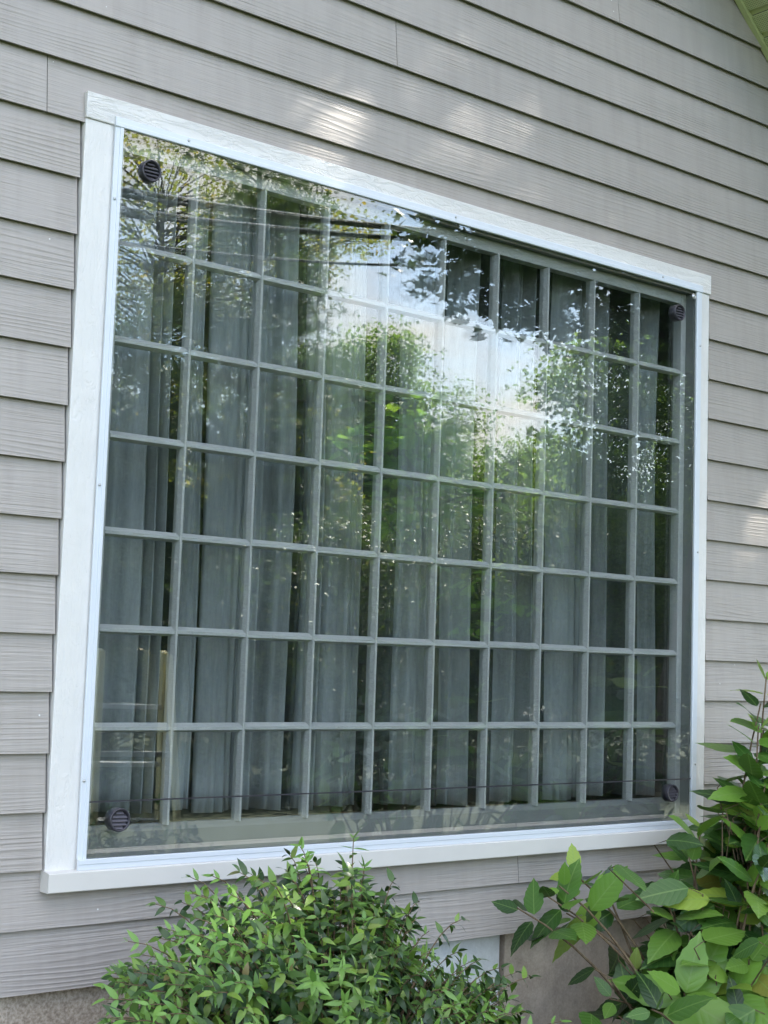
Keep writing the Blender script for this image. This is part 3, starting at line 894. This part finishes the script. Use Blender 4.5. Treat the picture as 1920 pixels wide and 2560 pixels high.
shootsA = [((1.74, -0.16, 0.93), 0.15, True, 3), ((1.43, -0.22, 0.84), 0.14, False, 3), ((1.60, -0.24, 0.90), 0.15, True, 3), ((1.56, -0.22, 0.87), 0.15, False, 3), ((1.86, -0.2, 0.88), 0.14, False, 3), ((1.68, -0.2, 0.80), 0.13, False, 2),
           ((2.28, -0.28, 1.075), 0.15, True, 3), ((2.16, -0.32, 0.97), 0.15, False, 3), ((2.46, -0.32, 1.18), 0.17, False, 4), ((2.56, -0.32, 1.16), 0.17, True, 4),
           ((2.56, -0.32, 1.50), 0.17, False, 3), ((2.66, -0.26, 1.40), 0.15, True, 3), ((2.6, -0.3, 1.3), 0.17, False, 4), ((2.42, -0.36, 0.90), 0.17, False, 4), ((2.25, -0.5, 0.90), 0.17, True, 3),
           ((2.15, -0.55, 0.84), 0.17, False, 4), ((1.82, -0.58, 0.60), 0.21, True, 5), ((2.0, -0.62, 0.62), 0.19, True, 4), ((1.62, -0.62, 0.58), 0.15, False, 3), ((1.86, -0.32, 0.62), 0.14, False, 3), ((1.72, -0.36, 0.55), 0.14, False, 3),
           ((2.05, -0.42, 0.74), 0.16, False, 4), ((2.0, -0.34, 0.86), 0.15, False, 4), ((2.3, -0.4, 1.0), 0.17, False, 4), ((2.38, -0.5, 1.04), 0.17, True, 3), ((2.1, -0.62, 0.68), 0.17, False, 4), ((1.98, -0.66, 0.54), 0.17, False, 4),
           ((2.2, -0.6, 0.98), 0.17, False, 4), ((2.3, -0.52, 0.76), 0.17, False, 4), ((2.02, -0.5, 0.62), 0.16, False, 4),
           ((2.52, -0.34, 1.42), 0.17, True, 4), ((2.48, -0.36, 1.30), 0.17, False, 4), ((2.56, -0.38, 1.24), 0.18, True, 4), ((2.44, -0.42, 1.14), 0.18, True, 4), ((2.4, -0.46, 1.22), 0.16, False, 4), ((2.62, -0.3, 1.6), 0.15, True, 3), ((2.34, -0.48, 1.08), 0.17, True, 4)]
fillA = [((2.35, -0.42, 0.62), (0.22, 0.12, 0.20), 120, 0.17), ((2.55, -0.38, 0.98), (0.14, 0.10, 0.16), 80, 0.165), ((2.0, -0.42, 0.48), (0.16, 0.14, 0.14), 60, 0.155)]
hydrangea((2.2, -0.48, 0.0), shootsA, fillA, 'large-leaved green hydrangea against the wall at the lower right corner', 11)
shootsB = []
rb = random.Random(5)
for _ in range(40):
    a = rb.uniform(0, 6.28); q = rb.uniform(0.15, 1) ** 0.5
    shootsB.append(((2.75 + 0.75 * q * math.cos(a), -1.75 + 0.5 * q * math.sin(a), 1.50 - 0.55 * q * q + rb.uniform(-0.12, 0.1)), rb.uniform(0.13, 0.18), rb.random() < 0.35, 3))
hydrangea((2.75, -1.75, 0.0), shootsB, [((2.75, -1.75, 0.75), (0.35, 0.28, 0.25), 50, 0.15)], 'second hydrangea outside the frame, its big leaves mirrored low in the storm panel', 12)

# the fine-leaved shrub under the window
def fine_shrub():
    r = random.Random(21)
    base = Vector((0.48, -0.55, 0.0))
    root = empty('fine_leaved_shrub', base, 'dense shrub of small pointed drooping leaves below the window sill', 'shrub')
    sil_x = [-0.30, -0.227, -0.197, -0.124, -0.024, 0.02, 0.096, 0.219, 0.341, 0.43, 0.533, 0.64, 0.76, 0.855, 1.0, 1.10, 1.26, 1.34]
    sil_z = [0.60, 0.76, 0.845, 0.865, 0.885, 0.975, 1.00, 0.985, 1.055, 1.01, 1.055, 0.975, 0.885, 0.76, 0.70, 0.675, 0.55, 0.40]
    stems = Tubes(5)
    L = []   # (pos, dir, up, size, young)
    tips = []
    for _ in range(840):
        x = r.uniform(-0.21, 1.26)
        y = r.uniform(-1.0, -0.12)
        # the outline above was read at depth -0.5: slide it with depth so that the mound keeps its shape
        top = float(np.interp(x, sil_x, sil_z)) - 0.06 * (y + 0.5)
        x += (y + 0.5) * 0.62
        fall = 1 - 0.42 * (abs(y + 0.5) / 0.55) ** 2.2
        z = top * fall - r.random() ** 1.6 * 0.32
        if z > 0.12: tips.append((Vector((x, y, z)), r.random() < (0.34 if z > top * fall - 0.08 else 0.06)))
    for x, z in ((0.345, 1.125), (0.53, 1.135), (0.10, 1.06), (0.22, 1.05), (-0.02, 0.93), (-0.13, 0.92), (0.66, 1.02), (0.80, 0.945), (0.60, 1.05), (1.12, 0.73), (0.99, 0.76), (0.44, 1.07), (0.05, 1.02)):
        tips.append((Vector((x, -0.5 + r.uniform(-0.05, 0.05), z)), r.random() < 0.4))
    for _ in range(46):                       # stray sprigs that break the outline
        x = r.uniform(-0.2, 1.2)
        tips.append((Vector((x, -0.5 + r.uniform(-0.2, 0.2), float(np.interp(x, sil_x, sil_z)) + r.uniform(-0.03, 0.075))), r.random() < 0.45))
    for tip, young in tips:
        foot = base + Vector((r.uniform(-0.12, 0.12), r.uniform(-0.1, 0.1), 0))
        ctrl = Vector((base.x * 0.45 + tip.x * 0.55, base.y * 0.5 + tip.y * 0.5, tip.z * 0.92 + 0.05))
        pts = bez(foot, ctrl, tip, 12)
        stems.add(pts - np.array(base), np.linspace(0.0045, 0.001, 12))
        nn = r.randint(8, 12)
        for k in range(nn):
            t = 1 - 0.055 * k ** 1.0 * r.uniform(0.9, 1.1)
            if t < 0.35: break
            f = t * 11; i = min(10, int(f)); u = f - i
            p = Vector(pts[i]) * (1 - u) + Vector(pts[i + 1]) * u
            d = Vector(pts[i + 1] - pts[i]).normalized()
            side = frame_from(d, Vector((0.2, 0.3, 1)))
            a0 = k * math.pi / 2 + r.uniform(-0.35, 0.35)
            for q in (0, math.pi):
                out = side.col[0] * math.cos(a0 + q) + side.col[2] * math.sin(a0 + q)
                ld = out + d * (0.95 if k < 2 else 0.55) + Vector((0, 0, -0.30 - r.random() * 0.35 + (0.5 if k < 2 else 0)))
                upv = Vector((r.uniform(-0.7, 0.4), r.uniform(-1.1, 0.1), 0.9)) + d * 0.3
                L.append((p, ld, upv, r.uniform(0.029, 0.050) * (0.75 if k == 0 else 1), young and k < 5))
    # the leaves that show largest stand in front and towards the top: they are parts of their own
    me_a = [leaf_mesh('leaf', M_SHB, 7, 0.23, 0.004, 0.1, dr, tw) for dr, tw in ((0.25, 0.2), (0.45, -0.3), (0.6, 0.1))]
    me_y = [leaf_mesh('leaf', M_SHY, 7, 0.18, 0.004, 0.1, dr, tw) for dr, tw in ((0.15, 0.2), (0.35, -0.3))]
    cp = Vector((-1.99, -3.67, 1.615))
    L.sort(key=lambda q: (q[0] - cp).length - 0.9 * q[0].z - 3 * q[3])
    for p, ld, upv, s, young in L[:300]:
        o = bpy.data.objects.new('leaf', r.choice(me_y if young else me_a))
        o.matrix_basis = Matrix.Translation(p - base) @ frame_from(ld, upv).to_4x4() @ Matrix.Diagonal((s, s, s, 1))
        link(o, root)
    for nm, sel, mat, tm in (('foliage', [q for q in L[300:] if not q[4]], M_SHB2, me_a[1]), ('young_foliage', [q for q in L[300:] if q[4]], M_SHY, me_y[0])):
        tv = np.array([v.co[:] for v in tm.vertices]); tf = [np.array([list(pg.vertices) for pg in tm.polygons])]
        rot = np.array([[list(row) for row in frame_from(q[1], q[2])] for q in sel])
        me = scatter(nm, tv, tf, np.array([list(q[0] - base) for q in sel]), rot, np.array([q[3] for q in sel]), mat, True)
        tag(obj(nm, me, root), kind='stuff')
    obj('stems', stems.mesh('stems', M_TWIG), root)
fine_shrub()

# ------------------------------------------------------------------ stepladder on the lawn, mirrored at the left
def bar(name, p0, p1, w, d, mat, parent, off):
    p0, p1 = Vector(p0), Vector(p1)
    ax = (p1 - p0); ln = ax.length
    m = frame_from(ax, Vector((0.3, -1, 0.1)))
    me = box_me(name, -w / 2, w / 2, 0, ln, -d / 2, d / 2, mat, 0.004)
    o = obj(name, me, parent)
    o.matrix_basis = Matrix.Translation(p0 - off) @ m.to_4x4()
    return o
lad = empty('stepladder', (1.9, -3.1, 0.0), 'yellow fibreglass stepladder with aluminium steps, mirrored behind the lower left panes', 'ladder')
lo_ = Vector(lad.location)
e1 = Vector((0.93, 0.30, 0)).normalized()   # across the steps
e2 = Vector((-0.30, 0.93, 0)).normalized()
def lp(a, b, z): return lo_ + e1 * a + e2 * b + Vector((0, 0, z))
for sg in (-1, 1):
    bar('front_rail', lp(sg * 0.25, -0.28, 0), lp(sg * 0.165, -0.03, 1.62), 0.03, 0.075, M_YEL, lad, lo_)
    bar('rear_rail', lp(sg * 0.245, 0.42, 0), lp(sg * 0.175, 0.03, 1.60), 0.03, 0.055, M_YEL, lad, lo_)
for z in (0.13, 0.43, 0.73, 1.03, 1.33):
    t = z / 1.62
    hw = 0.25 + (0.165 - 0.25) * t - 0.015
    yb_ = -0.28 + 0.25 * t
    c = lp(0, yb_, z)
    me = box_me('step', -hw, hw, -0.045, 0.045, -0.012, 0.012, M_STEP, 0.003)
    o = obj('step', me, lad); o.location = c - lo_; o.rotation_euler = (0, 0, math.atan2(e1.y, e1.x))
for z in (0.5, 1.1):
    t = z / 1.6
    hw = 0.245 + (0.175 - 0.245) * t
    bar('rear_brace', lp(-hw, 0.42 - 0.39 * t, z), lp(hw, 0.42 - 0.39 * t, z), 0.03, 0.012, M_STEP, lad, lo_)

# ------------------------------------------------------------------ overhead cables (service drop, mirrored across the top of the panes)
def cable(pts, rad, label, name='overhead_cable'):
    pts = [np.array(p) for p in pts]
    a = pts[0] + (pts[0] - pts[1]) * 1.2
    d = (pts[-1] - pts[-3]); d /= np.linalg.norm(d)
    ext = [pts[-1] + d * k + np.array([0, 0, 0.004 * k * k]) for k in (3, 7, 12)]
    allp = [a] + pts + ext
    P = np.array(allp)
    # smooth resample
    t = np.concatenate([[0], np.cumsum(np.linalg.norm(np.diff(P, axis=0), axis=1))])
    tt = np.linspace(0, t[-1], 60)
    Q = np.stack([np.interp(tt, t, P[:, i]) for i in range(3)], 1)
    for _ in range(6): Q[1:-1] = 0.25 * Q[:-2] + 0.5 * Q[1:-1] + 0.25 * Q[2:]
    tb = Tubes(8); tb.add(Q - Q[0], np.full(len(Q), rad))
    o = obj(name, tb.mesh(name, M_CABLE), None, Q[0])
    tag(o, label, 'cable', 'overhead cables')
cable([(1.634, -3.0, 3.977), (2.67, -3.981, 4.367), (3.738, -4.856, 4.742), (5.098, -5.825, 5.176), (6.344, -6.606, 5.561), (7.68, -7.356, 5.943), (8.908, -7.981, 6.275)], 0.027, 'topmost thick black overhead cable with a bright upper edge')
cable([(1.633, -2.994, 3.877), (2.676, -3.981, 4.258), (4.076, -5.106, 4.749), (5.103, -5.825, 5.072), (6.454, -6.669, 5.493), (8.161, -7.606, 5.997)], 0.023, 'middle one of the three black overhead cables')
cable([(1.643, -2.994, 3.708), (2.686, -3.981, 4.065), (4.087, -5.106, 4.518), (5.114, -5.825, 4.83), (6.465, -6.669, 5.237), (8.171, -7.606, 5.731)], 0.012, 'lowest and thinnest of the overhead cables')

# ------------------------------------------------------------------ trees across the lawn (mirrored in the storm panel)
def star_leaf():
    out = [(0, 0), (0.22, -0.02), (0.50, 0.10), (0.30, 0.26), (0.52, 0.55), (0.20, 0.52), (0.0, 1.0), (-0.20, 0.52), (-0.52, 0.55), (-0.30, 0.26), (-0.50, 0.10), (-0.22, -0.02)]
    return np.array([(x, y, 0.10 * abs(x)) for x, y in out]), [np.array([[0, 1, 2, 3, 11], [9, 10, 11, 3, 3]][:1]), np.array([[11, 3, 9]]), np.array([[11, 9, 10]]), np.array([[3, 4, 5], [5, 6, 7], [7, 8, 9]]), np.array([[3, 5, 7, 9]])]
def oval_leaf(w=0.28):
    return np.array([(0, 0, 0), (w, 0.35, 0.07), (w * 0.7, 0.7, 0.03), (0, 1, -0.10), (-w * 0.7, 0.7, 0.03), (-w, 0.35, 0.07)]), [np.array([[0, 1, 2, 3], [0, 3, 4, 5]])]
def frond_leaf():
    vs, fs = [], []
    for k, (a, l_) in enumerate(((0, 1.0), (0.5, 0.75), (-0.5, 0.75), (0.95, 0.5), (-0.95, 0.5))):
        c, s = math.sin(a), math.cos(a)
        o = len(vs)
        vs += [(c * 0.1 - s * 0.045, s * 0.1 + c * 0.045, 0), (c * 0.1 + s * 0.045, s * 0.1 - c * 0.045, 0), (c * l_, s * l_, 0.08)]
        fs.append([o, o + 1, o + 2])
    return np.array(vs), [np.array(fs)]

def tree(name, label, base, blobs, n_clu, per, leaf, lsize, mat, bark, spread=0.35, trunk_r=0.12, trunk_h=None, updir=0.6, gaps=None, group=None, seed=0, cat='tree', surf=0.5, lean=(0, 0), flat=1.0, sub=None):
    g = np.random.default_rng(seed)
    base = np.array(base, dtype=float)
    root = empty(name, base.tolist(), label, cat, group)
    w = np.array([b[1][0] * b[1][1] * b[1][2] for b in blobs]) ** 0.7; w /= w.sum()
    cs = []
    while len(cs) < n_clu:
        b = blobs[g.choice(len(blobs), p=w)]
        d = g.normal(size=3); d /= np.linalg.norm(d)
        q = g.random() ** (1 / 3.0) if g.random() > surf else g.uniform(0.75, 1.05)
        p = np.array(b[0]) + d * q * np.array(b[1])
        if gaps is not None and gaps(p, False): continue
        if p[2] < 0.15: continue
        cs.append(p)
    cs = np.array(cs)
    top = max(b[0][2] + 0.4 * b[1][2] for b in blobs)
    th = trunk_h or top
    tb = Tubes(8)
    ctr = cs.mean(axis=0)
    tz = np.linspace(0, 1, 10)
    tx = base[0] + (ctr[0] - base[0]) * tz ** 1.4 + 0.05 * np.sin(tz * 5 + seed); ty = base[1] + (ctr[1] - base[1]) * tz ** 1.4 + 0.05 * np.cos(tz * 4 + seed)
    tp = np.stack([tx, ty, th * tz], 1)
    tb.add(tp - base, trunk_r * (1 - 0.82 * tz) + 0.25 * trunk_r * np.exp(-tz * 30))
    obj('trunk', tb.mesh('trunk', bark), root)
    # limbs: each cluster hangs on a curved limb from the trunk
    lb = Tubes(4)
    pick = g.choice(len(cs), size=min(len(cs), sub or 260), replace=False)
    for i in pick:
        c = cs[i]
        zt = max(0.12, min(0.97, (c[2] - 0.35 * np.hypot(c[0] - base[0], c[1] - base[1])) / th + g.uniform(-0.05, 0.05)))
        k = zt * 9; a = int(min(8, k)); s0 = tp[a] * (1 - (k - a)) + tp[a + 1] * (k - a)
        mid = (s0 + c) / 2 + np.array([0, 0, 0.12 * np.linalg.norm(c - s0)]) + g.normal(scale=0.06 * np.linalg.norm(c - s0), size=3)
        r0 = max(0.012, trunk_r * 0.22 * min(1, np.linalg.norm(c - s0) / 2.5))
        lb.add(bez(s0, mid, c, 6) - base, np.linspace(r0, 0.006, 6))
    obj('limbs', lb.mesh('limbs', bark), root)
    pos = np.repeat(cs, per, axis=0) + g.normal(size=(n_clu * per, 3)) * spread * np.array([1, 1, 0.6 * flat])
    keep = pos[:, 2] > 0.05
    if gaps is not None: keep &= ~np.array([gaps(p) for p in pos])
    pos = pos[keep]
    nrm = g.normal(size=(len(pos), 3)); nrm /= np.linalg.norm(nrm, axis=1)[:, None]
    nrm[:, 2] += updir * 1.3
    rot = frames(nrm, g.uniform(0, 6.28, len(pos)))
    tv, tf = leaf
    sc = lsize * g.uniform(0.7, 1.25, len(pos))
    me = scatter('crown', tv, tf, pos - base, rot, sc, mat)
    tag(obj('crown', me, root), kind='stuff')
    return root

M_MAPLE = mat_leaf('maple_leaf', [(0, (0.02, 0.045, 0.012)), (0.7, (0.035, 0.075, 0.016)), (1, (0.06, 0.11, 0.02))], 0.5, 0.22)
M_LOC = mat_leaf('locust_leaf', [(0, (0.10, 0.15, 0.022)), (0.6, (0.18, 0.22, 0.03)), (0.9, (0.28, 0.25, 0.035)), (1, (0.38, 0.27, 0.035))], 0.5, 0.6, tcol=(0.5, 0.55, 0.05))
M_CON = mat_leaf('conifer_spray', [(0, (0.022, 0.05, 0.024)), (0.6, (0.04, 0.085, 0.03)), (1, (0.09, 0.14, 0.04))], 0.6, 0.35)
M_BRO = mat_leaf('broadleaf_green', [(0, (0.05, 0.11, 0.02)), (0.6, (0.10, 0.18, 0.03)), (1, (0.18, 0.25, 0.045))], 0.5, 0.6)
M_HED = mat_leaf('thicket_leaf', [(0, (0.02, 0.05, 0.014)), (0.6, (0.05, 0.10, 0.02)), (0.94, (0.10, 0.15, 0.03)), (1, (0.20, 0.18, 0.05))], 0.5, 0.28)
M_SAP = mat_leaf('sapling_leaf', [(0, (0.14, 0.30, 0.03)), (0.6, (0.22, 0.42, 0.04)), (1, (0.34, 0.52, 0.06))], 0.4, 0.6, tcol=(0.5, 0.9, 0.08))

# big maple to the right of the lawn; its crown stands between the sun and the wall, with a few gaps that let light through
dapples = [((1.69, 0.03, 3.385), 0.30), ((1.85, 0.03, 3.47), 0.16), ((2.16, 0.03, 3.33), 0.20), ((1.98, 0.03, 3.25), 0.14), ((2.30, 0.03, 3.30), 0.16), ((0.80, 0.03, 3.18), 0.18), ((1.2, 0.03, 3.3), 0.14),
           ((2.76, 0.03, 2.90), 0.20), ((2.90, 0.03, 2.70), 0.24), ((2.95, 0.03, 2.42), 0.18), ((2.88, 0.03, 2.12), 0.16), ((2.98, 0.03, 1.90), 0.16),
           ((1.50, -0.2, 0.88), 0.2), ((2.45, -0.4, 1.1), 0.28), ((2.2, -0.5, 0.85), 0.22), ((0.45, -0.6, 0.95), 0.25), ((0.75, -0.6, 0.8), 0.2), ((0.0, -0.55, 0.8), 0.2), ((1.74, -0.14, 0.95), 0.20), ((2.30, -0.24, 1.09), 0.17), ((2.62, -0.3, 1.18), 0.20), ((1.80, -0.52, 0.60), 0.24), ((2.72, -0.2, 1.45), 0.18),
           ((4.55, -4.0, 3.2), 0.75), ((4.9, -4.0, 2.5), 0.5), ((2.7, -4.0, 4.3), 0.45), ((3.8, -4.9, 4.7), 0.45), ((5.1, -5.8, 5.1), 0.45), ((6.4, -6.6, 5.5), 0.4), ((0.2, -0.5, 0.98), 0.14), ((1.1, -0.5, 0.72), 0.14), ((-0.1, -0.5, 0.9), 0.10)]
SD = np.array(SUN_DIR)
DP = np.array([d[0] for d in dapples]); DR = np.array([d[1] * (1.5 if d[0][1] > 0 else 1.25) for d in dapples])
DQ = np.array([0.77 if d[0][1] > 0 else 1.0 if d[0][1] < -2.5 else 0.8 for d in dapples])   # how open each gap is
def sun_gap(p):
    v = p - DP
    t = v @ SD
    d = np.linalg.norm(v - t[:, None] * SD, axis=1)
    return random.random() < float(np.max(np.where(d < DR, DQ, 0.0)))
SC = np.array([1.4, 0.0, 2.2])          # middle of the wall
cc = SC + SD * 13.5                      # middle of the crown
def maple_gap(p, sun=True):
    # keep the lower crown clear of the open view between the limbs
    if p[2] < 7.6:
        v = np.array([p[0] + 1.99, p[1] - 3.67])
        az = math.atan2(v[0], -v[1])
        lim = 0.735 if p[2] > 5.2 else 0.775
        if az < lim + 0.03 * math.sin(p[2] * 3.0): return True
        el = (p[2] - 1.615) / math.hypot(v[0], v[1])
        if el < 0.245 + 0.02 * math.sin(az * 40) - 0.0 * az: return True
    return sun and sun_gap(p)
tree('maple_tree', 'dark near maple whose lobed leaves hang into the upper right of the reflection', (11.6, -6.4, 0.0),
     [((cc[0], cc[1], cc[2]), (4.6, 4.8, 4.6)), ((cc[0] + 1.0, cc[1] - 0.5, cc[2] - 3.0), (4.6, 4.4, 3.2))], 1900, 36, star_leaf(), 0.20, M_MAPLE, M_BARK,
     spread=0.42, trunk_r=0.30, trunk_h=11.5, updir=1.2, gaps=maple_gap, seed=3, surf=0.25)
tree('maple_tree', 'low maple bough with sharply lobed leaves against the reflected sky', (9.9, -6.4, 0.0),
     [((8.7, -6.0, 5.75), (1.5, 1.1, 0.95)), ((10.3, -5.2, 5.45), (1.9, 1.2, 1.05)), ((12.3, -4.6, 5.1), (1.9, 1.2, 1.35)), ((7.3, -6.1, 5.45), (0.75, 0.6, 0.6)), ((7.6, -6.0, 6.2), (0.6, 0.6, 0.5))], 620, 30, star_leaf(), 0.135, M_MAPLE, M_BARK,
     spread=0.22, trunk_r=0.09, trunk_h=6.6, updir=1.0, seed=4, sub=70)
tree('conifer', 'tall dark feathery conifer in the reflection at the left', (9.2, -13.0, 0.0), [((9.4, -13, 7.2), (0.75, 0.8, 1.7)), ((9.2, -13, 5.0), (1.25, 1.2, 1.9)), ((9.2, -13, 2.6), (1.7, 1.5, 2.0)), ((8.5, -13, 7.9), (0.4, 0.5, 1.2))], 230, 44, frond_leaf(), 0.24, M_CON, M_BARK, spread=0.22, trunk_r=0.2, updir=0.2, seed=5, group='trees across the lawn')
tree('conifer', 'second feathery conifer at the far left edge of the reflection', (6.9, -12.6, 0.0), [((6.9, -12.6, 4.2), (0.6, 0.7, 1.4)), ((6.9, -12.6, 2.6), (1.1, 1.1, 1.7))], 130, 42, frond_leaf(), 0.23, M_CON, M_BARK, spread=0.22, trunk_r=0.14, updir=0.2, seed=6, group='trees across the lawn')
tree('conifer', 'short feathery conifer right of the tall one in the reflection', (10.5, -13.4, 0.0), [((10.4, -13.4, 5.0), (0.55, 0.6, 1.5)), ((10.6, -13.4, 3.0), (1.1, 1.2, 2.0))], 120, 40, frond_leaf(), 0.24, M_CON, M_BARK, spread=0.22, trunk_r=0.14, updir=0.2, seed=7, group='trees across the lawn')
tree('locust_tree', 'yellow-green leafy tree rising behind the conifer at upper left', (10.4, -17.0, 0.0), [((10.0, -17, 8.4), (2.2, 1.8, 1.7)), ((9.6, -17, 6.2), (1.8, 1.6, 1.7)), ((11.4, -17, 7.6), (1.3, 1.4, 1.0))], 324, 42, oval_leaf(0.36), 0.075, M_LOC, M_BARK, spread=0.30, trunk_r=0.16, updir=0.7, seed=8, group='trees across the lawn')
tree('locust_tree', 'yellowing tree with long side branches reaching out under the cables', (12.4, -17.4, 0.0), [((11.9, -17.2, 6.0), (0.7, 1.0, 1.3)), ((13.4, -17.2, 9.25), (1.35, 0.9, 0.26)), ((12.7, -17.2, 8.4), (0.9, 0.9, 0.3)), ((12.7, -17.2, 4.2), (1.5, 1.4, 1.8))], 202, 38, oval_leaf(0.33), 0.096, M_LOC, M_BARK, spread=0.26, trunk_r=0.14, updir=0.7, seed=9, group='trees across the lawn')
tree('broadleaf_tree', 'round green tree in the middle of the reflected treeline', (17.0, -20.0, 0.0), [((17.0, -20, 7.45), (1.1, 1.1, 1.05)), ((16.6, -20, 6.2), (1.6, 1.5, 1.2)), ((18.0, -20, 6.1), (1.1, 1.0, 0.45)), ((16.8, -20, 4.2), (1.7, 1.6, 1.6))], 438, 56, oval_leaf(0.35), 0.096, M_BRO, M_BARK, spread=0.28, trunk_r=0.15, updir=0.7, seed=10, group='trees across the lawn')
tree('slender_tree', 'slender open-crowned tree right of the round green tree', (19.3, -20.0, 0.0), [((19.3, -20, 6.3), (0.8, 0.8, 1.2)), ((19.1, -20, 4.4), (1.4, 1.3, 1.5))], 151, 47, oval_leaf(0.33), 0.084, M_BRO, M_BARK, spread=0.26, trunk_r=0.09, updir=0.7, seed=11, group='trees across the lawn')
tree('slender_tree', 'thin sparse tree below the patch of blue reflected sky', (19.4, -18.0, 0.0), [((19.4, -18, 5.3), (1.0, 0.9, 1.0)), ((18.4, -18, 4.0), (1.6, 1.3, 1.6))], 185, 47, oval_leaf(0.33), 0.084, M_BRO, M_BARK, spread=0.26, trunk_r=0.08, updir=0.7, seed=12, group='trees across the lawn')
tree('broadleaf_tree', 'green tree behind the maple bough at the right', (16.9, -13.6, 0.0), [((16.8, -13.6, 5.9), (1.0, 1.0, 1.5)), ((17.1, -13.6, 3.2), (1.7, 1.6, 1.8))], 375, 57, oval_leaf(0.35), 0.10, M_BRO, M_BARK, spread=0.26, trunk_r=0.12, updir=0.7, seed=13, group='trees across the lawn')
tree('broadleaf_tree', 'yellow-tipped tree at the right end of the reflected treeline', (19.2, -13.2, 0.0), [((19.2, -13.2, 6.7), (1.9, 1.4, 1.8)), ((19.4, -13.2, 3.2), (2.2, 1.8, 2.2))], 600, 57, oval_leaf(0.35), 0.10, M_BRO, M_BARK, spread=0.28, trunk_r=0.13, updir=0.7, seed=14, group='trees across the lawn')
hd = [(6.2, -11.4, 3.0, 'far left'), (8.0, -11.2, 3.4, 'foot of the tall conifer'), (9.8, -11.3, 3.6, 'foot of the short conifer'), (11.3, -11.6, 3.9, 'left side of the sapling'), (12.8, -11.6, 4.2, 'right side of the sapling'), (14.3, -11.4, 4.0, 'open sky patch'), (15.8, -11.2, 4.1, 'green tree under the maple'), (17.6, -11.0, 4.4, 'right end of the treeline')]
for i, (x, y, h, w) in enumerate(hd):
    tree('thicket_bush', 'tall dark green thicket bush in the reflection near the ' + w, (x, y, 0.0), [((x, y, h * 0.62), (1.15, 1.0, h * 0.36)), ((x + 0.2, y, h * 0.3), (1.3, 1.1, h * 0.3))], 202, 42, oval_leaf(0.36), 0.078, M_HED, M_BARK, spread=0.24, trunk_r=0.06, updir=0.8, seed=30 + i, group='bushes along the far edge of the lawn', cat='bush', sub=60)
tree('sapling', 'slim sapling with bright translucent green leaves mirrored in the middle panes', (4.80, -4.0, 0.0), [((4.55, -4.0, 3.08), (0.42, 0.35, 0.26)), ((4.75, -4.0, 2.65), (0.35, 0.3, 0.30)), ((4.25, -4.0, 2.75), (0.25, 0.25, 0.25)), ((5.1, -4.0, 2.0), (0.3, 0.25, 0.2))], 34, 9, oval_leaf(0.42), 0.12, M_SAP, M_GTWIG, spread=0.12, trunk_r=0.035, trunk_h=3.4, updir=1.2, seed=50, sub=34)

# a far wood behind the thicket: one dark mass
def woodland():
    g = np.random.default_rng(77)
    P = []
    n = 16000
    x = g.uniform(6, 46, n); y = g.uniform(-29, -25, n)
    top = 6.6 + 1.3 * np.sin(x * 0.9) + 0.9 * np.sin(x * 2.3 + 1.0) + 0.5 * np.sin(x * 5.1)
    z = top * g.random(n) ** 0.8
    pos = np.stack([x, y, z], 1)
    nrm = g.normal(size=(n, 3)); nrm[:, 2] += 0.6
    tv, tf = oval_leaf(0.4)
    me = scatter('far_woodland', tv, tf, pos, frames(nrm, g.uniform(0, 6.28, n)), g.uniform(0.3, 0.6, n), M_HED)
    tag(obj('far_woodland', me), 'dark far woodland closing the view behind the reflected trees', 'woodland', kind='stuff')
woodland()
